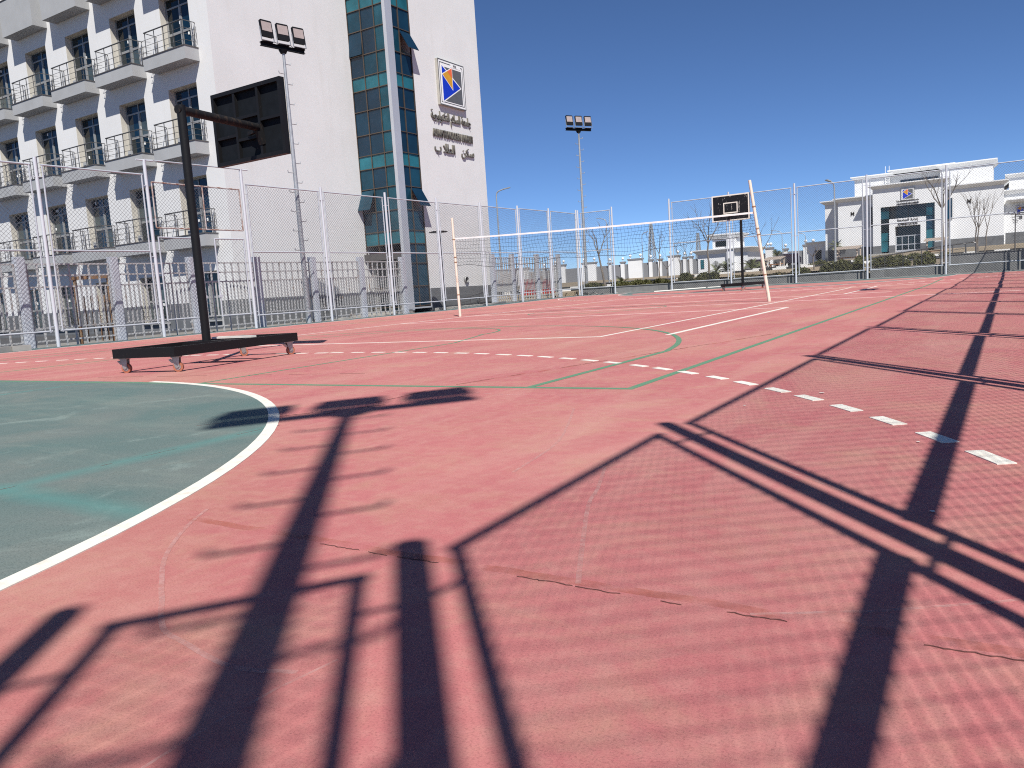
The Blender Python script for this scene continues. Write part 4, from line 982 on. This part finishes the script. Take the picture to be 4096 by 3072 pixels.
bare_tree('slim bare tree before the perimeter wall, left of the net middle', -19.6, 50, 3.1, 4, (0, 0), .6, .4, .05)
bare_tree('bare tree with open crown left of the far backboard', -16.3, 50, 4.3, 5, (0, 0), .52, .75, .075, dens=4)
bare_tree('thin bare tree right of the far backboard behind the leaning pole', -13.0, 50, 3.0, 6, (.1, 0), .45, .55, .05)
bare_tree('short spreading bare tree before the outbuildings', -9.9, 50, 1.8, 7, (0, 0), .5, 1.0, .05)
bare_tree('thin twisted bare tree nearest the grey perimeter wall', -23.6, 65, 2.9, 8, (0, 0), .5, .5, .045)
bare_tree('leaning thin bare tree left of the guard house', -22.7, 65, 3.0, 9, (-.4, 0), .6, .5, .045)
bare_tree('small forked bare tree beside the second fence post', -24.8, 65, 2.7, 10, (0, 0), .45, .6, .045)
bare_tree('large bare tree with leaning limb before the administration portal', -3.15, 52, 4.9, 12, (-.25, 0), .62, .8, .085, dens=4)
bare_tree('many stemmed bare shrub tree before the right wing of the administration', -1.6, 58, 3.6, 13, (.2, 0), .5, .45, .05, stems=5, dens=2)

# ------------------------------------------------------------------ hedges and palms
def hedge(label, x0, x1, y, dep, h, n, seed, mat='hedge', group='hedges along the far planter'):
    rr = random.Random(seed); t = thing('hedge', label, 'hedge', ((x0+x1)/2, y, tz((x0+x1)/2, y)), group); b = MB(); tw = MB()
    nb = max(3, int((x1-x0)/.42)); bl = [(rr.uniform(x0+.2, x1-.2), y+rr.uniform(-dep, dep)*.4, rr.uniform(.55, 1.0)*h, rr.uniform(.28, .5)) for _ in range(nb)]
    for i in range(n):
        cx, cy, hh, rad = rr.choice(bl); a = rr.uniform(0, 6.28); rq = rad*math.sqrt(rr.random()); f = rr.random()**.6
        x = cx+rq*math.cos(a); yy = cy+rq*math.sin(a); z = tz(x, yy)+.02+hh*f*(1-.45*(rq/rad)**2)
        s = rr.uniform(.028, .062); u = Vector((rr.uniform(-1, 1), rr.uniform(-1, 1), rr.uniform(-.6, 1))).normalized(); v = u.orthogonal().normalized()
        v.rotate(Matrix.Rotation(rr.uniform(0, 6.28), 3, u)); p = Vector((x, yy, z)); w_ = u.cross(v)
        b.add([p-v*s*1.5, p+w_*s*.7, p+v*s*1.5, p-w_*s*.7], [(0, 1, 2, 3)])
    for cx, cy, hh, rad in bl:
        for k in range(5): a = rr.uniform(0, 6.28); tw.tube((cx, cy, tz(cx, cy)-.03), (cx+math.cos(a)*rad*.7, cy+math.sin(a)*rad*.7, tz(cx, cy)+hh*.75), .012, 4, .004, False)
    stuff(b.build('leaves', mat, t)); tw.build('stems', 'bark', t)
hedge('low olive hedge left of the gap in the far fence', -21.6, -20.1, 43.0, .8, .42, 1500, 1)
hedge('long low hedge behind the gap in the far fence', -19.7, -16.3, 43.0, .8, .42, 3600, 2)
hedge('bushy dark hedge below the guard house', -16.2, -13.1, 43.0, .9, .60, 4000, 3)
hedge('sparse dry hedge below the far hoop', -12.9, -9.6, 43.0, .8, .28, 1500, 4, 'dry')
hedge('tall dark hedge left of the administration building', -9.4, -6.1, 43.2, 1.0, .66, 5200, 5)
hedge('dark hedge behind the ramp railing before the administration steps', -5.9, -2.7, 44.4, 1.0, .82, 4800, 6)
hedge('small hedge at the end of the ramp railing', -2.5, -1.75, 44.6, .5, .55, 1000, 7)
hedge('hedge on the rise before the left wing of the administration', -12.5, -6.5, 62, 1.6, .55, 3200, 8)
hedge('hedge row before the administration steps', -10, -3.0, 66, 1.6, .6, 2600, 9)
def palm(label, x, y, trunk, size, seed, nf=16, zr=None):
    rr = random.Random(seed); z = tz(x, y) if zr is None else zr
    t = thing('palm_tree', label, 'palm tree', (x, y, z), 'palms beyond the far fence')
    tr = MB(); k = max(2, int(trunk/.12))
    for i in range(k): tr.tube((0, 0, trunk*i/k-.05), (0, 0, trunk*(i+1)/k), .10*size, 8, .085*size, False)
    tr.build('trunk', 'bark', t, world=False); b = MB()
    for f in range(nf):
        a = 6.283*f/nf+rr.uniform(-.2, .2); el = rr.uniform(.15, 1.35); L = size*rr.uniform(.8, 1.15); p = Vector((0, 0, trunk)); d = Vector((math.cos(a)*math.cos(el), math.sin(a)*math.cos(el), math.sin(el))); sd = Vector((-math.sin(a), math.cos(a), 0)); n = 9
        for i in range(n):
            q = p+d*L/n; d = (d+Vector((0, 0, -.16))).normalized(); b.tube(p, q, .008*size, 3, None, False)
            for s in (-1, 1):
                l = L*.38*math.sin(math.pi*(i+1)/(n+1.2)); e = q+(sd*s*.8+d*.6+Vector((0, 0, -.15))).normalized()*l; o = d*.055*size
                b.add([q-o, q+o, e], [(0, 1, 2)])
            p = q
    stuff(b.build('crown', 'palm', t, world=False))
palm('stout palm by the left wall of the guard house', -29.4, 93, .45, 1.35, 1); palm('palm with dense fronds before the guard house door', -28.2, 93, .5, 1.45, 2)
palm('palm right of the guard house', -25.0, 92, .5, 1.4, 3); palm('palm between guard house and parked cars', -23.9, 92, .4, 1.25, 4)
palm('taller palm with bare trunk before the outbuildings', -26.4, 110, 1.7, 1.3, 5); palm('small palm at the gap in the far fence', -20.3, 45.5, .12, .62, 6, 18)
palm('palm left of the administration building', -21.0, 122, 1.9, 1.4, 8)

# ------------------------------------------------------------------ pergolas, railings, lamps
def pergola(label, x, y, w_, h):
    z = tz(x, y); t = thing('pergola', label, 'pergola', (x, y, z), 'timber shade shelters'); b = MB()
    for sx in (-1, 1):
        b.bar((sx*w_*.42, .9, -.1), (sx*w_*.42, .9, h), .1, .1); b.bar((sx*w_*.42, -.5, -.1), (sx*w_*.36, -.2, h*.9), .1, .1)
    b.build('posts', 'pergola', t, world=False); c = MB()
    for k in range(9): c.bar((-w_/2, -.9+k*.24, h-.12+k*.03), (w_/2, -.9+k*.24, h-.12+k*.03), .16, .05)
    c.build('roof_slats', 'pergola', t, world=False); MB().box((-w_*.38, .3, .36), (w_*.38, .75, .44)).box((-w_*.3, .35, -.1), (-w_*.25, .7, .36)).box((w_*.25, .35, -.1), (w_*.3, .7, .36)).build('bench', 'orangewood', t, world=False)
pergola('timber pergola with orange bench before the left administration wing', -12.0, 75, 2.1, 1.25); pergola('timber pergola near the guard house road', -18.3, 75, 1.6, .95); pergola('timber pergola right of the administration doors', -5.2, 75, 1.7, 1.35)
t = thing('handrail', 'stainless ramp handrail behind the far fence, right side', 'handrail', (-4, 43.2, .6)); b = MB(); P0 = [(-6.2, 43.0, 1.02), (-4.5, 43.0, 1.24), (-2.9, 43.0, 1.40), (-1.86, 43.0, 1.47)]
b.path(P0+[(-1.76, 43.0, 1.44), (-1.74, 43.0, .76)], .03, 8); b.path([(-3.1, 44.2, 1.42), (-1.5, 44.2, 1.52), (-1.40, 44.2, 1.47), (-1.38, 44.2, .9)], .03, 8); b.build('top_rail', 'stainless', t)
for x in (-6.0, -5.2, -4.4, -3.6, -2.8, -2.3): z = 1.02+(x+6.2)*.105; MB().tube((x, 43.0, .5), (x, 43.0, z), .02, 6).build('baluster', 'stainless', t)
b = MB()
for dz in (.22, .40): b.tube((-6.2, 43.0, 1.02-dz), (-1.75, 43.0, 1.47-dz), .011, 5)
b.build('mid_rail', 'stainless', t)
t = thing('handrail', 'dark ramp handrail at the foot of the dormitory corner', 'handrail', (-21.9, 32, 0)); b = MB(); b.path([(-21.9, 30.4, .42), (-21.9, 33.6, .78)], .022, 6); b.path([(-21.9, 30.4, .22), (-21.9, 33.6, .58)], .012, 5); b.path([(-21.9, 30.4, .08), (-21.9, 33.6, .42)], .012, 5); b.build('rails', 'coping', t)
for y in (30.5, 31.3, 32.1, 32.9, 33.5): MB().tube((-21.9, y, -.1), (-21.9, y, .42+(y-30.4)*.113), .016, 6).build('baluster', 'coping', t)
tag(MB().prism([(31.0, -.1), (33.4, -.1), (33.4, .15), (32.9, .15)], lambda u, v, w_: (-21.2-w_, u, v), .4).build('ramp_block', 'planter', at=(-21.4, 32.2, -.1)), 'small grey stone ramp block by the bar fence', 'ramp')
def street_lamp(label, x, y, h, arm, thick=.07):
    z = tz(x, y); t = thing('street_lamp', label, 'street lamp', (x, y, z), 'street lamps beyond the court'); b = MB(); b.tube((0, 0, -.1), (0, 0, h-.5), thick, 8, thick*.6)
    ax, ay = arm; b.path([(0, 0, h-.5), (ax*.06, ay*.06, h-.22), (ax*.25, ay*.25, h-.06), (ax*.7, ay*.7, h+.06)], thick*.6, 6); b.build('pole', 'mast', t, world=False)
    L = math.hypot(ax, ay); ux, uy = ax/L, ay/L; hd = MB(); hd.bar((ax*.65, ay*.65, h+.05), (ax*1.25, ay*1.25, h+.14), .26, .07); hd.build('lamp_head', 'mast', t, world=False)
street_lamp('tall street lamp right of the dormitory edge', -38.4, 60, 9.2, (1.0, .3), .09); street_lamp('street lamp behind the leaning bare tree', -41.9, 90, 7.9, (-1.0, 0), .08)
street_lamp('street lamp left of the administration building', -10.42, 60, 5.85, (-.35, -.4), .08); street_lamp('slim street lamp behind the leaning volleyball pole', -23.4, 100, 4.6, (-1.0, 0), .06)
street_lamp('slim street lamp right of the guard house road', -21.5, 104, 3.8, (-.8, 0), .06); street_lamp('slim street lamp before the guard house tower', -31.6, 97, 5.0, (.6, 0), .06)
street_lamp('distant street lamp beside the lattice tower', -41.5, 100, 6.2, (.7, 0), .07)
for k in range(6):
    x, y = .0044*(50+9*k), 50+9*k; z = tz(x, y); t = thing('path_lamp', ('nearest', 'second', 'third', 'fourth', 'fifth', 'farthest')[k]+' dark flat-headed path lamp of the row at the right edge', 'path lamp', (x, y, z), 'dark path lamps at the right edge')
    MB().tube((0, 0, -.1), (0, 0, 2.3), .032, 8, .025).build('pole', 'coping', t, world=False); MB().box((-.2, -.08, 2.3), (.2, .08, 2.34)).build('lamp_head', 'coping', t, world=False)
t = thing('garden_lamp', 'black lamp post with flat disc head by the dormitory corner', 'lamp post', (-21.32, 28.5, -.05)); MB().tube((0, 0, 0), (0, 0, 3.3), .045, 10, .035).build('pole', 'black', t, world=False)
b = MB(); b.path([(0, 0, 3.25), (0, .03, 3.36), (0, -.05, 3.44), (0, -.17, 3.47)], .03, 8); b.lathe([(0, 3.44), (.40, 3.455), (.42, 3.475), (.30, 3.51), (0, 3.53)], (0, -.1, 0), 20); b.build('disc_head', 'black', t, world=False)

# ------------------------------------------------------------------ lattice towers on the horizon
def lattice(label, x, y, h, w0, w1):
    t = thing('lattice_tower', label, 'pylon', (x, y, 0), 'distant lattice towers'); b = MB(); n = 12; c = [(-1, -1), (1, -1), (1, 1), (-1, 1)]
    lev = [(h*(1-(1-i/n)**1.15), w0+(w1-w0)*i/n) for i in range(n+1)]
    for i in range(n):
        (z0, a), (z1, e) = lev[i], lev[i+1]
        for k in range(4):
            p = c[k]; q = c[(k+1) % 4]; b.tube((p[0]*a, p[1]*a, z0), (p[0]*e, p[1]*e, z1), .22, 4, None, False); b.tube((p[0]*a, p[1]*a, z0), (q[0]*e, q[1]*e, z1), .13, 4, None, False); b.tube((q[0]*a, q[1]*a, z0), (p[0]*e, p[1]*e, z1), .13, 4, None, False); b.tube((p[0]*e, p[1]*e, z1), (q[0]*e, q[1]*e, z1), .13, 4, None, False)
    b.build('lattice_frame', 'mast', t, world=False)
lattice('distant steel lattice tower behind the net', -160.6, 400, 30.5, 2.2, .45); lattice('fainter lattice tower left of the guard house', -176, 520, 30, 2.2, .5)

# ------------------------------------------------------------------ cars, cabinets, odds and ends
def car(label, x, y, z, rz, mat, L=4.2):
    t = thing('parked_car', label, 'car', (x, y, z), 'parked cars', rz); W_ = .86; k = L/4.2
    def shell(prof, w_, name, mt, par, inset=0):
        b = MB(); n = len(prof); b.add([(u*k, -w_, v) for u, v in prof]+[(u*k, w_, v) for u, v in prof], [tuple(range(n)), tuple(range(2*n-1, n-1, -1))]+[(i, n+i, n+(i+1) % n, (i+1) % n) for i in range(n)]); return b.build(name, mt, par, world=False)
    body = shell([(-2.1, .3), (2.1, .3), (2.12, .55), (2.0, .72), (1.1, .9), (.45, 1.36), (-.2, 1.45), (-1.1, 1.40), (-1.75, .98), (-2.08, .9)], W_, 'body', mat, t)
    shell([(1.0, .93), (.45, 1.31), (-.2, 1.40), (-1.05, 1.35), (-1.6, .97)], W_+.006, 'side_windows', 'glass', body)
    for u in (-1.3, 1.32):
        for s in (-1, 1):
            wh = MB().tube((u*k, s*(W_-.16), .31), (u*k, s*(W_+.02), .31), .31, 16).build('wheel', 'rubber', t, world=False); MB().tube((u*k, s*(W_+.0), .31), (u*k, s*(W_+.03), .31), .18, 10).build('rim', 'steel', wh, world=False)
    for s in (-1, 1): MB().box((2.0*k, s*.5, .58), (2.1*k, s*.8, .7)).build('headlight', 'lens', t, world=False)
car('dark car parked right of the guard house palms', -25.6, 96, tz(-25.6, 96)+.1, R(118), 'cardark'); car('dark car parked behind the leaning volleyball pole', -22.2, 97, tz(-22, 97)+.1, R(124), 'cardark')
for x, y, w_, h_, lb in ((-28.0, 47.3, 1.4, 1.05, 'wide red metal cabinet behind the rusty bar fence'), (-28.0, 49.9, .75, 1.02, 'narrow red metal cabinet behind the rusty bar fence')):
    t = thing('red_cabinet', lb, 'cabinet', (x, y, .26), 'red cabinets'); MB().box((-.3, -w_/2, 0), (.3, w_/2, h_)).build('body', 'redpaint', t, world=False); MB().box((.3, -w_/2+.04, .06), (.318, -.01, h_-.05)).build('door', 'redpaint', t, world=False); MB().box((.3, .01, .06), (.318, w_/2-.04, h_-.05)).build('door', 'redpaint', t, world=False); MB().box((-.34, -w_/2-.04, h_), (.34, w_/2+.04, h_+.03)).build('lid', 'redpaint', t, world=False)
t = thing('rusty_frame', 'rusty steel door frame leaning behind the bar fence', 'door frame', (-22.2, 13.0, -.09)); b = MB()
for y in (-.5, .48): b.bar((0, y, 0), (0, y+.02, 1.92), .07, .07)
b.bar((0, -.55, 1.9), (0, .75, 1.95), .10, .10); b.build('frame', 'rust', t, world=False)
for k in range(4): MB().bar((.0, -.28+k*.2, .1), (.0, -.28+k*.2, 1.4), .03, .03).build('bar', 'rust', t, world=False)
for x, y, rz, lb in ((-20.45, 9.55, .3, 'left concrete brick lying at the foot of the fence'), (-20.42, 9.98, -.15, 'right concrete brick lying at the foot of the fence')):
    b = MB().box((-.1, -.2, 0), (.1, .2, .13)); o = tag(link('concrete_brick', b.mesh('concrete_brick', 'concrete'), None, (x, y, .002), rz), lb, 'brick', 'loose bricks by the left fence')
tag(MB().box((-20.75, 21.2, .001), (-20.5, 21.5, .09)).build('concrete_brick', 'concrete', at=(-20.6, 21.35, 0)), 'broken concrete brick by the left fence behind the net', 'brick')
rr = random.Random(9); b = MB()
for i in range(70):
    x = -20.4+rr.gauss(0, .55); y = 40.95+rr.uniform(-.15, .5); s = rr.uniform(.03, .13); z = .12+rr.uniform(0, .16)*math.exp(-((x+20.4)/.6)**2)
    vs = [(x+rr.uniform(-s, s), y+rr.uniform(-s, s), z+rr.uniform(-s*.6, s*.6)) for _ in range(6)]
    b.add(vs, [(0, 1, 2), (0, 2, 3), (0, 3, 4), (0, 4, 1), (5, 2, 1), (5, 3, 2), (5, 4, 3), (5, 1, 4)])
o = stuff(b.build('rubble', 'concrete', at=(-20.4, 41, .1))); tag(o, 'heap of pale rubble at the far left corner of the court', 'rubble')
for p, q, lb in (((-15.2, 37.9, .13), (-13.2, 39.9, .15), 'white pipe lying on the green strip behind the far hoop, left piece'), ((-13.1, 39.95, .15), (-10.6, 40.1, .16), 'white pipe lying on the green strip behind the far hoop, right piece')):
    tag(MB().tube(p, q, .035, 8).build('pipe', 'pipe', at=p), lb, 'pipe', 'pipes by the far fence')
# loose junk between bar fence and dormitory
rr = random.Random(21); b = MB()
for i in range(60):
    x = rr.uniform(-22.6, -21.75); y = rr.uniform(8.5, 26); s = rr.uniform(.02, .07); z = -.07
    vs = [(x+rr.uniform(-s, s)*1.5, y+rr.uniform(-s, s)*1.5, z+rr.uniform(-.02, s)) for _ in range(6)]
    b.add(vs, [(0, 1, 2), (0, 2, 3), (0, 3, 4), (0, 4, 1), (5, 2, 1), (5, 3, 2), (5, 4, 3), (5, 1, 4)])
tag(stuff(b.build('litter', 'concrete', at=(-22, 16, -.09))), 'scattered rubble along the foot of the bar fence', 'rubble')
struct(MB().box((-26.2, 8, -.2), (-21.25, 33, -.075)).build('service_path', 'path'))
